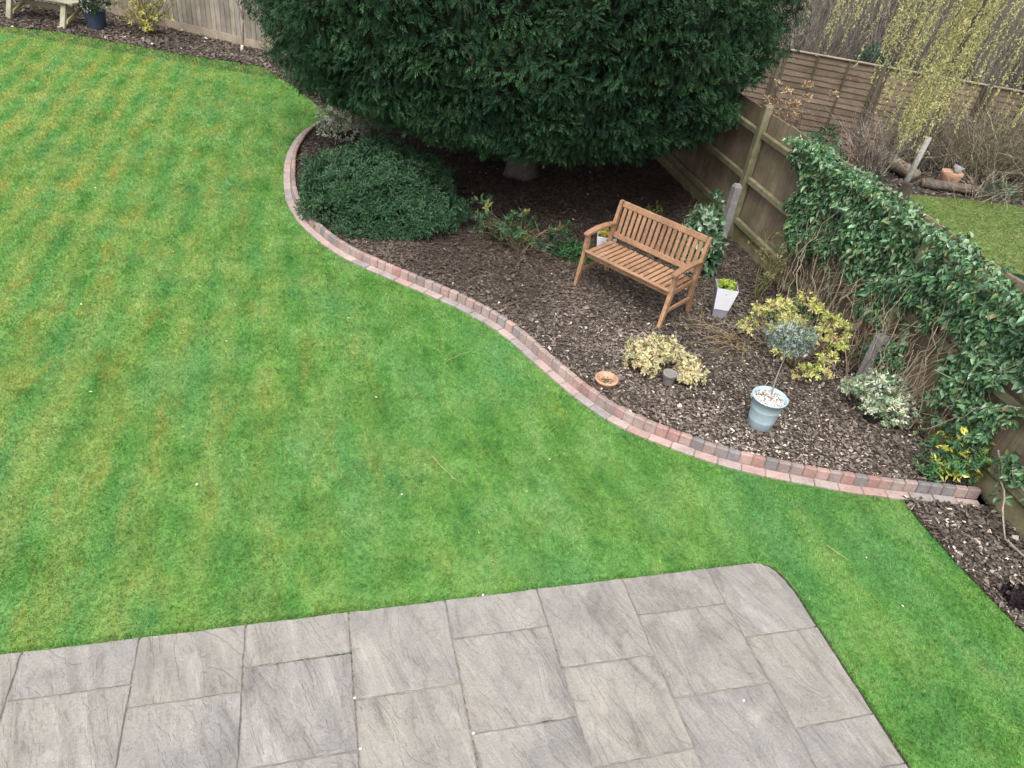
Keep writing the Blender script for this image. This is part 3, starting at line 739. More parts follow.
leggy('leggy_shrub', 'sparse leggy shrub with open twigs and yellowing leaves left of the bench', (-.14, 8.25),
      [(r.uniform(-.68, .55), r.uniform(-.35, .45), r.uniform(.10, .46)) for _ in range(30)], 83, RH, L=.085, W=.034, per=8, extra=2, sr=.005)
shrub('low_evergreen', 'small low green tuft of narrow leaves beside the leggy shrub', 'plant', (.50, 8.26), .24, .16, .18, 60, 9, .09, .022, [(.05, .125, .045), (.065, .15, .06)], 84, stems=12)
shrub('variegated_shrub', 'pale silver variegated shrub tucked under the conifer by the lawn', 'shrub', (-3.20, 11.45), .40, .34, .50, 420, 6, .055, .024, [(.46, .48, .40), (.20, .26, .16), (.56, .56, .46)], 85, stems=20)
# camellia behind the bench: glossy leaves with pale undersides in two tiers
cam = shrub('camellia_bush', 'glossy leaved upright bush with pale green leaves behind the bench', 'shrub', (2.06, 8.5), .26, .26, .78, 170, 7, .10, .058, [(.035, .09, .042), (.06, .13, .062), (.10, .18, .09), (.28, .36, .25)], 86, stems=20, mat='gloss', lift=.05, lump=.25, fill=.6)
shrub('seedling', 'tiny yellow green sprig in the dark mulch behind the bench', 'plant', (1.62, 9.98), .12, .1, .16, 14, 5, .07, .03, [(.22, .25, .07), (.16, .20, .06)], 87, stems=6)
# yellow green shrub with the silvery one in front
YG = [(.37, .46, .10), (.47, .52, .16), (.30, .40, .08), (.50, .48, .22), (.42, .34, .18)]
def clumps(name, label, base, centres, rad, shoots, per, L, W, cols, seed, tip=None, stemcol=(.2, .16, .1), mat='leaf', cat='shrub', z0=.04, squash=.75, sr=.006):
    r = rng(seed); root = thing(name, label, cat, (base[0], base[1], z0)); m, s = MB(), MB()
    for c in centres:
        c = np.array(c, float); k = rad * r.uniform(.75, 1.25); d, o = dome_points(shoots, k, k, k * squash, r, lump=.2, seed=int(seed + c[0] * 50), fill=.6)
        low = r.random(len(d)) < .3; d[low, 2] *= -.6
        rosettes(m, d + c, o, r, per, L, W, cols, tip, 1., L * .25)
        for _ in range(3): s.tube(bent((r.normal(0, .03), r.normal(0, .03), -.02), c + r.normal(0, rad * .5, 3), 7, r, .15, -.03), sr, sr * .4, 4, np.array(stemcol) * r.uniform(.7, 1.2))
    s.build('stem', M['bark'], root); m.build('foliage', M[mat], root); return root
clumps('golden_shrub', 'bright yellow green loose shrub in front of the fence foot', (2.83, 6.50),
       [(-.42, .32, .38), (-.20, .30, .52), (-.02, .28, .60), (-.27, .05, .40), (.05, .06, .62), (.20, -.02, .56), (.30, -.12, .40), (.22, -.18, .26), (-.05, -.10, .36), (-.22, -.14, .22), (.02, -.30, .10), (.18, -.30, .14), (-.10, .10, .44), (-.50, .18, .26), (.10, -.14, .46), (-.34, .16, .54), (.36, .06, .46), (-.14, .20, .48), (-.02, .14, .42), (-.20, .02, .50)], .098, 24, 7, .044, .019, YG, 91, tip=[(.62, .60, .26), (.55, .58, .17), (.55, .42, .26)])
# bucket with standard
def bucket():
    root = thing('flower_bucket', 'tall tapered pale blue grey bucket standing in the mulch', 'bucket', (2.27, 5.38, .045))
    m = MB(); prof = [(.104, 0), (.108, .004), (.1185, .085), (.1193, .087), (.1193, .092), (.1192, .094), (.131, .20), (.1318, .202), (.1318, .207), (.1316, .209), (.145, .305), (.156, .308), (.160, .315), (.156, .323), (.148, .322), (.141, .31), (.138, .285), (.0, .277)]
    m.lathe(prof, n=48); m.build('bucket_body', M['bucket'], root, False)
    for sg in (-1, 1):
        q = MB(); q.box((sg * .163, 0, .30), (.012, .04, .035), (.8, .8, .8), None, .004); q.build('handle_lug', M['bucket'], root)
    r = rng(95); p = MB()
    n = 420; rad = .13 * np.sqrt(r.random(n)); th = r.uniform(0, 2 * PI, n)
    for a, t in zip(rad, th):
        s_ = r.uniform(.008, .017); k = r.choice([0, 0, 1, 1, 2]); col = [(.72, .70, .66), (.42, .38, .33), (.16, .13, .11)][k]
        p.box((2.27 + a * math.cos(t), 5.38 + a * math.sin(t),   .045 + .283 + r.uniform(0, .012)), (s_ * 1.4, s_, s_ * .7), np.array(col) * r.uniform(.8, 1.15), rz((math.cos(t * 7), math.sin(t * 7)), r.normal(0, .3), r.normal(0, .3)), s_ * .25)
    tag(p.build('pebbles', M['stone']), 'white pebbles and bark filling the top of the blue grey bucket', 'pebbles', kind='stuff')
bucket()
r = rng(96); root = thing('silver_standard', 'small standard plant with silvery grey head growing in the blue grey bucket', 'plant', (2.30, 5.43, .30)); m, s = MB(), MB()
s.tube(bent((0, 0, -.03), (.07, .22, .44), 8, r, .05), .008, .006, 6, (.26, .235, .20)); top = np.array([.08, .24, .44])
P, O = dome_points(420, .19, .17, .18, r, seed=96, lump=.3, fill=.8); low = r.random(420) < .35; P[low, 2] *= -.5; P += top + np.array([0, 0, .04])
rosettes(m, P, O, r, 6, .038, .012, [(.20, .25, .215), (.27, .32, .28), (.15, .20, .155), (.36, .41, .37)], None, 1., .012)
for i in range(40): s.tube(bent(top - np.array([0, 0, .02]), P[i], 5, r, .15), .0035, .0015, 4, (.20, .18, .15))
s.build('stem', M['bark'], root); m.build('foliage', M['leaf'], root)
# cream variegated shrub with its leaning pot
clumps('cream_shrub', 'low spreading cream and yellow variegated shrub near the brick edging', (1.42, 5.98),
       [(-.26, .12, .16), (-.12, .18, .20), (.02, .16, .21), (.15, .08, .18), (.24, 0, .14), (-.2, -.02, .14), (-.05, .02, .2), (.2, -.1, .10), (-.13, -.1, .1), (-.30, .03, .08), (.28, -.1, .08)], .115, 64, 6, .036, .020, [(.56, .52, .27), (.62, .57, .38), (.42, .42, .17), (.50, .40, .25), (.28, .32, .12)], 97, tip=[(.68, .62, .42), (.6, .5, .33)], squash=.9)
def pot(name, label, loc, r0, r1, h, mat, rim=.008, tilt=(0, 0), cat='pot', body='pot_body', soil=True, z0=.04):
    root = thing(name, label, cat, (loc[0], loc[1], z0)); root.rotation_euler = (tilt[0], tilt[1], 0)
    m = MB(); m.lathe([(r0, 0), (r0 + .002, .004), (r1 - .002, h - .04), (r1, h - .035), (r1 + rim, h - .03), (r1 + rim, h - .003), (r1 + rim - .003, h), (r1 - .008, h), (r1 - .014, h - .006), (r1 - .018, h - .03), (0, h - .032)], n=40); m.build(body, M[mat], root)
    return root
pot('small_pot', 'small weathered grey pot half hidden by the cream variegated shrub', (1.47, 5.83), .045, .062, .13, 'pot_grey')
# terracotta saucer
root = thing('terracotta_bowl', 'shallow terracotta bowl ring lying by the brick edging', 'bowl', (.87, 5.68, .04)); m = MB()
m.lathe([(.085, 0), (.09, .004), (.105, .045), (.112, .05), (.112, .064), (.108, .068), (.094, .068), (.090, .063), (.080, .035), (0, .033)], n=40); m.build('bowl', M['terra'], root)
m = MB(); r = rng(98); P = r.normal(0, .035, (60, 3)); P[:, 2] = .036; th = r.uniform(0, 6.28, 60); m.cards(LEAF, P, np.stack([np.cos(th), np.sin(th), .4 + 0 * th], 1), np.tile([0, 0, 1.], (60, 1)), .022, .012, palette([(.11, .10, .05), (.10, .12, .05), (.2, .15, .09)], 60, r)); o = m.build('dry_leaves', M['leaf'], root); o['kind'] = 'stuff'
# grey-green variegated euonymus and its pot
clumps('variegated_euonymus', 'grey green white edged shrub against the ivy beside the edging', (3.47, 5.83),
       [(-.20, .02, .24), (-.05, .12, .28), (.08, .06, .28), (.15, -.05, .24), (0, -.05, .26), (-.12, -.12, .16), (.05, -.18, .12), (.20, -.15, .14), (-.25, .12, .18), (.02, -.1, .18)], .13, 60, 7, .036, .019, [(.40, .46, .33), (.54, .58, .46), (.20, .30, .17), (.58, .58, .44), (.26, .37, .23)], 99, squash=.9)
pot('dark_pot', 'black plastic pot in shade beneath the grey green shrub', (3.40, 5.72), .07, .09, .15, 'black')
# small yellow tipped bush at the end of the edging
clumps('spotted_bush', 'small bush of yellow and dark green leaves at the end of the edging', (3.90, 5.00),
       [(-.10, .12, .22), (.02, .10, .34), (.06, -.02, .26), (-.08, -.04, .14), (-.22, .02, .08), (.0, .02, .12)], .125, 32, 7, .062, .026, [(.06, .15, .06), (.055, .13, .055), (.48, .46, .09), (.08, .18, .07), (.40, .42, .08)], 100, mat='gloss')
# rose stems by the fence and sprawling twigs
r = rng(101)
leggy('young_rose', 'thin upright green stems with few leaves against the board fence', (2.72, 7.90), [(r.uniform(-.25, .3), r.uniform(-.2, .3), r.uniform(.25, .8)) for _ in range(13)], 102, [(.15, .17, .07), (.11, .15, .06), (.22, .18, .09)], L=.05, W=.024, per=4, stemcol=(.22, .20, .09), sr=.006, extra=3)
leggy('sprawling_shrub', 'nearly leafless sprawling yellow twigs lying in front of the white planter', (2.35, 6.75), [(r.uniform(-.75, .25), r.uniform(-.45, .25), r.uniform(.02, .14)) for _ in range(22)], 103, [(.22, .22, .08), (.32, .28, .10)], L=.035, W=.018, per=3, stemcol=(.30, .22, .13), sr=.0045, extra=1)
shrub('fern_clump', 'dark glossy leafy clump at the fence foot beneath the ivy', 'plant', (3.05, 7.30), .30, .28, .30, 70, 7, .08, .035, [(.04, .10, .05), (.06, .13, .065)], 104, stems=12, mat='gloss')
shrub('purple_plant', 'low dark purple leaved plant at the right edge of the side border', 'plant', (3.93, 3.72), .17, .14, .08, 60, 6, .05, .035, [(.022, .014, .020), (.03, .018, .022), (.015, .012, .016)], 105, stems=6, z0=.015)

# ------------------------------------------------------------------ ivy over the fence
def ivy():
    r = rng(111); root = thing('ivy', 'thick glossy green ivy draped over the right hand board fence', 'climbing plant', tuple(fpt(3.5, 0, 0))); o0 = np.array(root.location)
    poly = [(.80, 1.78), (1.02, 1.45), (1.28, 1.25), (1.12, .95), (1.25, .55), (1.5, .38), (2.0, .62), (2.3, .95), (2.55, .95), (2.75, .65), (3.05, .42), (3.4, .10), (4.0, .12), (4.6, .25), (5.2, .40), (6.5, .5), (8.4, .4), (8.4, 1.75), (.85, 1.9)]
    n = 74000; S = r.uniform(.5, 8.4, n); Z = r.uniform(0, 1.85, n); Q = np.column_stack([S, Z])
    topz = 1.70 - .035 * np.maximum(0, S - 3.)
    dens = vnoise(Q, 4.2, 3) * .65 + vnoise(Q, 9, 4) * .35
    inside = inpoly(Q, poly)
    thr = np.where(Z > 1.05, .25, .44) + .16 * (vnoise(Q, 1.3, 14) - .45) * (Z < 1.1) + .10 * np.clip((S - 3.2) * .4, 0, 1) * (Z < 1.0) + .06 * (Z < .6)
    keep = inside & (dens > thr) & (Z < topz + .10)
    # strays below
    keep |= (r.random(n) < .06) & (S > 1.2) & (Z < 1.2) & (dens > .55)
    S, Z, dens, topz = S[keep], Z[keep], dens[keep], topz[keep]; N = len(S)
    off = .06 + .30 * np.clip(dens - .25, 0, .6) * r.uniform(.4, 1.1, N) * np.clip(.6 + Z * .45, 0, 1.4)
    # over the top: spread across to the far side
    over = Z > topz - .12; off = np.where(over, r.uniform(-.10, .26, N), off); Zc = np.where(over, topz - .06 + .13 * r.random(N) * dens * 1.4, Z)
    thin = (S > 3.2) & over & (r.random(N) < .35); 
    P = np.array([fpt(s, o, z) for s, o, z in zip(S, off, Zc)]) - o0; P = P[~thin]; over = over[~thin]; N = len(P)
    out = np.append(FN, 0.)
    Nn = np.where(over[:, None], np.array([0, 0, 1.]) + .4 * out, out + np.array([0, 0, .55])) + .55 * r.normal(size=(N, 3))
    ax = np.array([0, 0, -1.]) + out * .35 + .75 * r.normal(size=(N, 3))
    col = palette([(.034, .092, .038), (.062, .148, .060), (.100, .205, .088), (.18, .29, .16)], N, r, .2)
    lite = r.random(N) < .07; col[lite] = np.array([.20, .27, .10]); tan = r.random(N) < .02; col[tan] = np.array([.25, .2, .1])
    m = MB(); IV = (np.array([[0, 0, 0], [-.5, .22, .07], [-.36, .62, .03], [0, 1, -.10], [.36, .62, .03], [.5, .22, .07]], float), [(0, 5, 4), (0, 4, 3), (0, 3, 2), (0, 2, 1)])
    L = .028 + r.gamma(3, .0085, N); m.cards(IV, P, ax, Nn, L, L * r.uniform(.40, .65, N), col)
    m.build('leaves', M['gloss'], root)
    s = MB()
    for i in range(120):   # woody and dry stems on the board face
        a = r.uniform(1.6, 4.4); z0 = r.uniform(0, .2); ss = a + r.normal(0, .35); z1 = r.uniform(.5, 1.65); o_ = r.uniform(.05, .26)
        c = np.array([(.34, .27, .19), (.44, .36, .27), (.20, .155, .115)][r.integers(3)])
        s.tube(bent(fpt(a, o_ + .1 * r.random(), z0) - o0, fpt(ss, o_, z1) - o0, 12, r, .35), r.uniform(.003, .009), .0025, 4, c)
    for i in range(230):  # loose hanging trails
        a = r.uniform(2.0, 4.5); z = r.uniform(.25, 1.2); th = r.uniform(-.8, .8)
        s.tube(bent(fpt(a, .07, z) - o0, fpt(a + math.sin(th) * .6, r.uniform(.06, .34), max(.03, z - r.uniform(.2, .6))) - o0, 9, r, .4), r.uniform(.002, .005), .0015, 3, np.array([.44, .34, .24]) * r.uniform(.6, 1.25))
    for (a, b, rr) in (((4.95, .1, .5), (5.5, .24, .06), .009), ((5.5, .24, .06), (5.9, .18, .03), .008), ((4.6, .07, .6), (4.9, .16, .30), .012), ((2.2, .10, .75), (2.62, .12, .10), .010), ((2.62, .12, .7), (2.7, .13, .08), .012)):
        s.tube(bent(fpt(*a) - o0, fpt(*b) - o0, 10, r, .18), rr, rr * .7, 6, (.36, .31, .25))
    s.build('stem', M['bark'], root)
ivy()

# ------------------------------------------------------------------ bench
def bench():
    root = thing('garden_bench', 'slatted orange brown wooden two seat bench standing on the bark mulch', 'bench', (1.215 * BK, 7.535 * BK, .045), math.radians(-37.8))
    r = rng(121); hx = .575; T = M['teak']
    k = lambda: np.array([1, 1, 1]) * r.uniform(.88, 1.12)
    seat = MB(); n = 16; x0 = -hx + .04
    for i in range(n):
        x = -hx + .055 + i * (2 * hx - .11) / (n - 1); seat.box((x, -.035, .425 + .0), (.050, .46, .018), k(), None, .004)
    seat.box((0, -.262, .425), (2 * hx - .03, .045, .022), k(), None, .006)
    seat.build('seat', T, root)
    fr = MB()
    fr.box((0, -.235, .385), (2 * hx - .05, .026, .062), k(), None, .004); fr.box((0, .185, .385), (2 * hx - .05, .026, .06), k(), None, .004)
    for sx in (-1, 1): fr.box((sx * (hx - .012), -.03, .385), (.026, .44, .055), k(), None, .004)
    fr.build('seat_frame', T, root)
    bk = MB(); tilt = math.radians(11); Rx = np.array([[1, 0, 0], [0, math.cos(tilt), math.sin(tilt)], [0, -math.sin(tilt), math.cos(tilt)]])
    yb = lambda z: .225 + (z - .42) * math.tan(tilt)
    bk.box((0, yb(.855), .855), (2 * hx - .055, .028, .070), k(), Rx, .007); bk.box((0, yb(.50), .50), (2 * hx - .055, .026, .060), k(), Rx, .005)
    nb = 16
    for i in range(nb):
        x = -hx + .075 + i * (2 * hx - .15) / (nb - 1); bk.box((x, yb(.675), .675), (.044, .013, .31), k(), Rx, .003)
    bk.build('backrest', T, root)
    for sx in (-1, 1):
        X = np.array([.021, 0, 0]); q = MB()
        q.strip([(sx * hx, -.315, 0), (sx * hx, -.268, .22), (sx * hx, -.238, .40), (sx * hx, -.240, .61)], X, (0, .026, 0), k(), [.85, 1, 1.1, .95]); q.build('leg', T, root)
        q = MB(); q.strip([(sx * hx, .290, 0), (sx * hx, .240, .22), (sx * hx, yb(.42), .42), (sx * hx, yb(.66), .66), (sx * hx, yb(.885), .885)], X, (0, .027, 0), k(), [.85, 1, 1.08, 1, .85]); q.build('leg', T, root)
        q = MB(); q.strip([(sx * hx, -.290, .618), (sx * hx, -.20, .632), (sx * hx, -.05, .645), (sx * hx, .12, .640), (sx * hx, .262, .625)], (.034, 0, 0), (0, 0, .012), k(), [.9, 1.05, 1.1, 1, .85]); q.build('armrest', T, root)
        q = MB(); q.box((sx * hx, -.015, .185), (.024, .50, .042), k(), None, .004); q.build('stretcher', T, root)
bench()

# ------------------------------------------------------------------ white tapered planters
def planter(label, loc, rot, seed, kind):
    root = thing('tapered_planter', label, 'planter', (loc[0], loc[1], .04), rot, 'white tapered planters by the bench'); H = .37
    def ring(h, z): return [(-h, -h, z), (h, -h, z), (h, h, z), (-h, h, z)]
    m = MB(); a0, a1 = .070, .118; f = lambda z: a0 + (a1 - a0) * z / H; zb = .10
    V = ring(f(zb), zb) + ring(a1, H - .004) + ring(a1 - .004, H) + ring(a1 - .014, H) + ring(a1 - .018, H - .05)
    F = [(4 * l + j, 4 * l + (j + 1) % 4, 4 * l + 4 + (j + 1) % 4, 4 * l + 4 + j) for l in range(4) for j in range(4)]
    m.add(V, F, (1, 1, 1)); m.build('planter_body', M['lilac'], root)
    m = MB(); za, zc = zb + .004, H - .002; e = .0025; fa, fc = f(za), f(zc)
    m.add([(-fa + .003, -fa, za), (fa - .003, -fa, za), (fc - .003, -fc, zc), (-fc + .003, -fc, zc), (-fa + .003, -fa - e, za), (fa - .003, -fa - e, za), (fc - .003, -fc - e, zc), (-fc + .003, -fc - e, zc)], [(4, 5, 6, 7), (0, 1, 5, 4), (1, 2, 6, 5), (2, 3, 7, 6), (3, 0, 4, 7)], (1, 1, 1)); o = m.build('face_panel', M['cloud_white'], root); o['label'] = 'glossy white front panel'
    m = MB(); V = ring(a0, 0) + ring(f(zb) - .0015, zb - .001) + ring(f(zb) - .02, zb); m.add(V, [(4 * l + j, 4 * l + (j + 1) % 4, 4 * l + 4 + (j + 1) % 4, 4 * l + 4 + j) for l in range(2) for j in range(4)] + [(3, 2, 1, 0)], (1, 1, 1)); m.build('base_band', M['lilac'], root)
    m = MB(); m.add(ring(a1 - .017, H - .045), [(0, 1, 2, 3)], (1, 1, 1)); m.build('compost', M['soil'], root)
    p = thing('potted_plant', '%s plant in the %s' % kind, 'plant', (loc[0], loc[1], .04 + H - .045), rot); r = rng(seed); q = MB()
    P, O = dome_points(46, .085, .085, .075, r, seed=seed); rosettes(q, P, O, r, 8, .055, .022, [(.30, .40, .06), (.38, .45, .08), (.24, .35, .06)] if seed == 131 else [(.30, .33, .07), (.42, .24, .06), (.26, .36, .07)], None, 1., .012); q.build('foliage', M['leaf'], p)
planter('white square tapered planter with lime green plant right of the bench', (2.18, 7.36), math.radians(-3), 131, ('lime green', 'white planter right of the bench'))
planter('white square tapered planter glimpsed behind the left arm of the bench', (.87, 8.26), math.radians(-3), 132, ('orange and green', 'white planter behind the left arm of the bench'))

# ------------------------------------------------------------------ far left corner
def timber_seat():
    root = thing('timber_bench', 'pale weathered timber bench at the far left end of the lawn', 'bench', (-10.55, 15.85, .012), math.radians(-9)); W = M['pale_wood']; r = rng(141)
    m = MB()
    for y in (-.20, -.06, .08, .22): m.box((0, y, .47), (1.75, .125, .035), np.array([1, 1, 1]) * r.uniform(.9, 1.1), None, .005)
    m.build('seat', W, root)
    for sx in (-.62, .62):
        m = MB(); m.strip([(sx, -.36, 0), (sx - .02, -.15, .45)], (.055, 0, 0), (0, .028, 0), (1, 1, .98)); m.build('leg', W, root)
        m = MB(); m.strip([(sx, .42, 0), (sx, .26, .47), (sx, .36, .95)], (.05, 0, 0), (0, .028, 0), (.9, .92, .7)); m.build('leg', W, root)
        m = MB(); m.strip([(sx + .06, -.28, .12), (sx + .06, .30, .36)], (.02, 0, 0), (0, .015, .035), (.95, 1.0, .6)); m.build('brace', W, root)
    m = MB(); m.box((0, .06, .27), (1.2, .03, .09), (.8, .8, .75), None, .004); m.build('stretcher', W, root)
    m = MB()
    for z in (.65, .80, .93): m.box((0, .30 + (z - .6) * .12, z), (1.75, .028, .11), np.array([1, 1, 1]) * r.uniform(.85, 1.1), None, .005)
    m.build('backrest', W, root)
timber_seat()
pot('round_pot', 'dark navy blue round plant pot beside the timber bench', (-9.50, 15.80), .155, .205, .36, 'navy', .012, z0=.012)
r = rng(142)
root = shrub('dark_evergreen', 'dark leafy plant with pale flowers growing in the navy pot', 'plant', (-9.50, 15.80), .26, .24, .50, 150, 7, .07, .035, [(.025, .06, .03), (.04, .09, .04), (.45, .40, .38), (.03, .07, .03)], 143, z0=.36, stems=14)
leggy('forsythia', 'straggly yellow green flowering shrub against the back fence', (-8.55, 16.05), [(r.uniform(-.75, .75), r.uniform(-.5, .25), r.uniform(.15, 1.3)) for _ in range(46)], 144, [(.42, .40, .12), (.50, .46, .18), (.34, .36, .11)], L=.07, W=.035, per=7, stemcol=(.26, .2, .12), extra=3, z0=.012)
r = rng(145); root = thing('sapling', 'thin bare brown sapling in front of the back fence', 'tree', (-6.42, 15.62, .012)); m = MB()
m.tube(bent((0, 0, -.05), (.08, 0, .62), 6, r, .05), .024, .02, 6, (.23, .18, .15)); m.tube(bent((.08, 0, .60), (-.35, .05, 1.7), 8, r, .08), .016, .006, 5, (.23, .18, .15)); m.tube(bent((.08, 0, .60), (.12, .0, 2.2), 9, r, .06), .018, .006, 5, (.26, .21, .17))
for z in (1.0, 1.3, 1.6): m.tube(bent((.1, 0, z), (.1 + r.normal(0, .3), r.normal(0, .2), z + .4), 6, r, .1), .008, .003, 4, (.23, .18, .15))
m.build('trunk', M['bark'], root)
m = MB(); m.tube(bent((.0, -.03, 0), (.02, -.03, .13), 3, r, .02), .032, .030, 8, (.62, .56, .5)); m.build('tree_guard', M['bark'], root)

# ------------------------------------------------------------------ neighbour's plot
def twig_mass(m, centre, rx, ry, h, n, r, col, r0=.006, lean=.5, arch=.3):
    for i in range(n):
        b = np.array([centre[0] + r.normal(0, rx * .35), centre[1] + r.normal(0, ry * .35), 0]); d = np.array([r.normal(0, rx * lean), r.normal(0, ry * lean), h * r.uniform(.45, 1.1)])
        a = bent(b, b + d, 9, r, .22, -arch * r.uniform(0, .5)); c = np.array(col) * r.choice([.45, .7, .9, 1.1, 1.6]) * r.uniform(.85, 1.15) * (1 + r.normal(0, .05, 3)); m.tube(a, r0 * r.uniform(.6, 1.3), r0 * .3, 3, c, False)
        for _ in range(3):
            j = r.integers(3, 8); e = a[j] + d * r.uniform(.15, .4) + r.normal(0, .25, 3) * h * .5; m.tube(bent(a[j], e, 5, r, .2), r0 * .5, r0 * .2, 3, c, False)
GREYT = (.28, .25, .215)
for i, (x, y, rx, ry, h, n, lab) in enumerate([(3.6, 17.2, 1.0, .7, 2.3, 330, 'grey leafless bush behind the lap fence, next to the conifer'), (5.3, 17.2, 1.1, .8, 2.1, 330, 'grey leafless bush behind the middle of the lap fence'), (7.2, 17.4, 1.2, .8, 2.3, 330, 'grey leafless bush behind the lap fence, left of the willow trunk'),
                                           (4.5, 20.0, 1.8, .8, 2.6, 420, 'brown leafless thicket farthest back beyond the lap fence'), (8.4, 20.5, 2., .8, 2.6, 380, 'brown leafless thicket far behind the willow trunk'), (10.6, 17.2, 1.4, .9, 2.4, 300, 'leafless bush to the right of the willow trunk')]):
    r = rng(150 + i); m = MB(); twig_mass(m, (0, 0), rx, ry, h, n, r, GREYT if i < 3 else (.13, .112, .095), .011)
    root = thing('bare_bush', lab, 'bush', (x, y, -.03)); m.build('twigs', M['bark'], root)
for i, (x, y, rx, h, n, lab, col) in enumerate([(7.1, 14.6, .5, 1.0, 150, 'tangle of bare brown twigs between the lap fence and the log', (.28, .24, .19)), (8.1, 14.3, .9, 1.2, 240, 'tangle of bare yellowish twigs behind the orange pot', (.32, .28, .19)), (9.5, 13.9, .9, 1.5, 260, 'tangle of bare twigs at the right edge by the neighbouring grass', (.31, .27, .21)), (5.4, 13.6, .35, .6, 40, 'small dry brown stems behind the ivy fence', (.24, .17, .12)), (6.0, 13.9, .5, .8, 90, 'sparse grey twigs leaning over the pale log', (.34, .30, .25)), (7.6, 12.95, .6, .55, 34, 'low tangle of dry twigs in front of the dark log', (.30, .25, .2))]):
    r = rng(160 + i); m = MB(); twig_mass(m, (0, 0), rx, .5, h, n, r, col, .0075, .8)
    root = thing('bare_bush', lab, 'bush', (x, y, -.03)); m.build('twigs', M['bark'], root)
def willow():
    r = rng(171); root = thing('weeping_willow', 'weeping willow trailing yellow green catkin branches over the lap fence', 'tree', (8.55, 17.3, -.03)); o0 = np.array(root.location); t = MB()
    t.tube(bent((0, 0, -.1), (-.25, .1, 4.6), 9, r, .03), .24, .15, 10, (.075, .062, .048))
    top = np.array([-.25, .1, 4.6]); st, lf = MB(), MB(); limbs = []
    for a, L, dz in ((-2.7, 4.6, .9), (-2.2, 4.4, .7), (-1.7, 4.0, .8), (-1.2, 3.8, .9), (-.6, 3.4, .8), (-2.45, 3.2, 1.3), (-1.5, 5.0, .6), (-1.0, 5.2, .5), (2.9, 3.2, 1.), (.4, 3.0, .9), (1.6, 2.5, 1.1)):
        e = top + np.array([math.cos(a) * L, math.sin(a) * L, dz]); q = bent(top - np.array([0, 0, r.uniform(0, .8)]), e, 12, r, .08, -.5); t.tube(q, .075, .018, 6, (.13, .11, .085)); limbs.append(q)
    t.build('trunk', M['bark'], root)
    YC = [(.50, .50, .22), (.60, .58, .29), (.41, .43, .20), (.54, .49, .25)]
    def strand(p, zend, catk):
        n = 12; L = p[2] - zend; tt = np.linspace(0, 1, n); sway = r.normal(0, .05, 2) * L * .35; arc = r.uniform(.1, .9); q = np.column_stack([p[0] + arc * (1 - tt) ** 2 - .1 + sway[0] * tt ** 1.5 + .02 * np.sin(tt * 9 + r.uniform(0, 6)), p[1] + sway[1] * tt ** 1.5, p[2] - L * tt])
        st.tube(q, .0055, .0025, 3, np.array([.36, .32, .14]) * r.uniform(.7, 1.15), False)
        if catk:
            k = int(L * 40); u = r.uniform(.15, 1, k); P = np.column_stack([np.interp(u, tt, q[:, i]) for i in range(3)]); th = r.uniform(0, 2 * PI, k)
            ax = np.stack([np.cos(th) * .75, np.sin(th) * .75, -.8 + 0 * th + r.normal(0, .3, k)], 1); lf.cards(LEAF, P, ax, np.stack([-np.sin(th), np.cos(th), .3 + 0 * th], 1), r.uniform(.028, .050, k), r.uniform(.013, .021, k), palette(YC, k, r))
    # curtain hanging in front of the lap fence: ends 0.5-2.5 m above ground
    for (x, y, w, n, lo, hi) in ((5.58, 12.05, .12, 24, .85, 1.35), (5.82, 12.1, .12, 20, 1.0, 1.6), (5.95, 12.3, .25, 12, .75, 2.0), (5.15, 12.1, .10, 12, 1.35, 1.9), (4.9, 12.4, .2, 8, 1.6, 2.3), (6.3, 12.6, .15, 12, 1.1, 1.9), (6.0, 13.2, .4, 10, .6, 1.6), (7.1, 13.6, .4, 16, .9, 2.2), (8.0, 13.8, .6, 16, .8, 2.2), (9.2, 14.2, .7, 18, .8, 2.2), (4.75, 14.4, .35, 9, 1.5, 2.3), (5.6, 16.2, .9, 18, 1.3, 2.4), (6.6, 16.4, .6, 12, 1.3, 2.4)):
        for _ in range(n):
            p = np.array([x + r.normal(0, w * .6), y + r.normal(0, .15), r.uniform(4.2, 5.4)]) - o0; strand(p, r.uniform(lo, hi) + .03, True)
    for q in limbs:
        for i in range(7, 12):
            for _ in range(2): strand(q[i] + r.normal(0, .1, 3), r.uniform(1.2, 3.2), r.random() < .5)
    st.build('hanging_twigs', M['bark'], root); lf.build('catkins', M['leaf'], root)
willow()
def log_(label, a, b, r0, r1, seed, col):
    r = rng(seed); root = thing('log', label, 'log', tuple(np.array([a[0], a[1], 0.]))); m = MB(); q = bent((0, 0, a[2]), np.array(b) - np.array([a[0], a[1], 0]), 22, r, .06); m.tube(q, np.linspace(r0, r1, 22) * (1 + r.normal(0, .035, 22)), None, 12, col)
    K = m.K[-len(m.K)]; m.K[0] = K * r.uniform(.7, 1.25, (len(K), 1)); m.build('log_bark', M['bark'], root)
    d = nrm(q[0] - q[1]); e = MB(); e.tube([q[0] - d * .004, q[0] + d * .006], r0 * .93, r0 * .90, 12, (.42, .30, .18)); e.build('cut_end', M['bark'], root)
log_('thick pale weathered log with a sawn end lying by the lap fence', (6.15, 14.75, .16), (6.62, 13.45, .11), .135, .115, 181, (.27, .215, .165))
log_('dark log lying on the litter in front of the orange pot', (6.72, 13.30, .06), (7.75, 13.25, .07), .09, .08, 182, (.13, .105, .085))
root = thing('clay_pot', 'orange clay pot with grey stones on top behind the dark log', 'pot', (7.28, 13.55, -.03)); m = MB()
m.lathe([(.13, 0), (.15, .02), (.175, .20), (.185, .24), (.185, .28), (.17, .285), (.0, .28)], n=28); m.build('pot_body', M['terra'], root); m = MB()
r = rng(183)
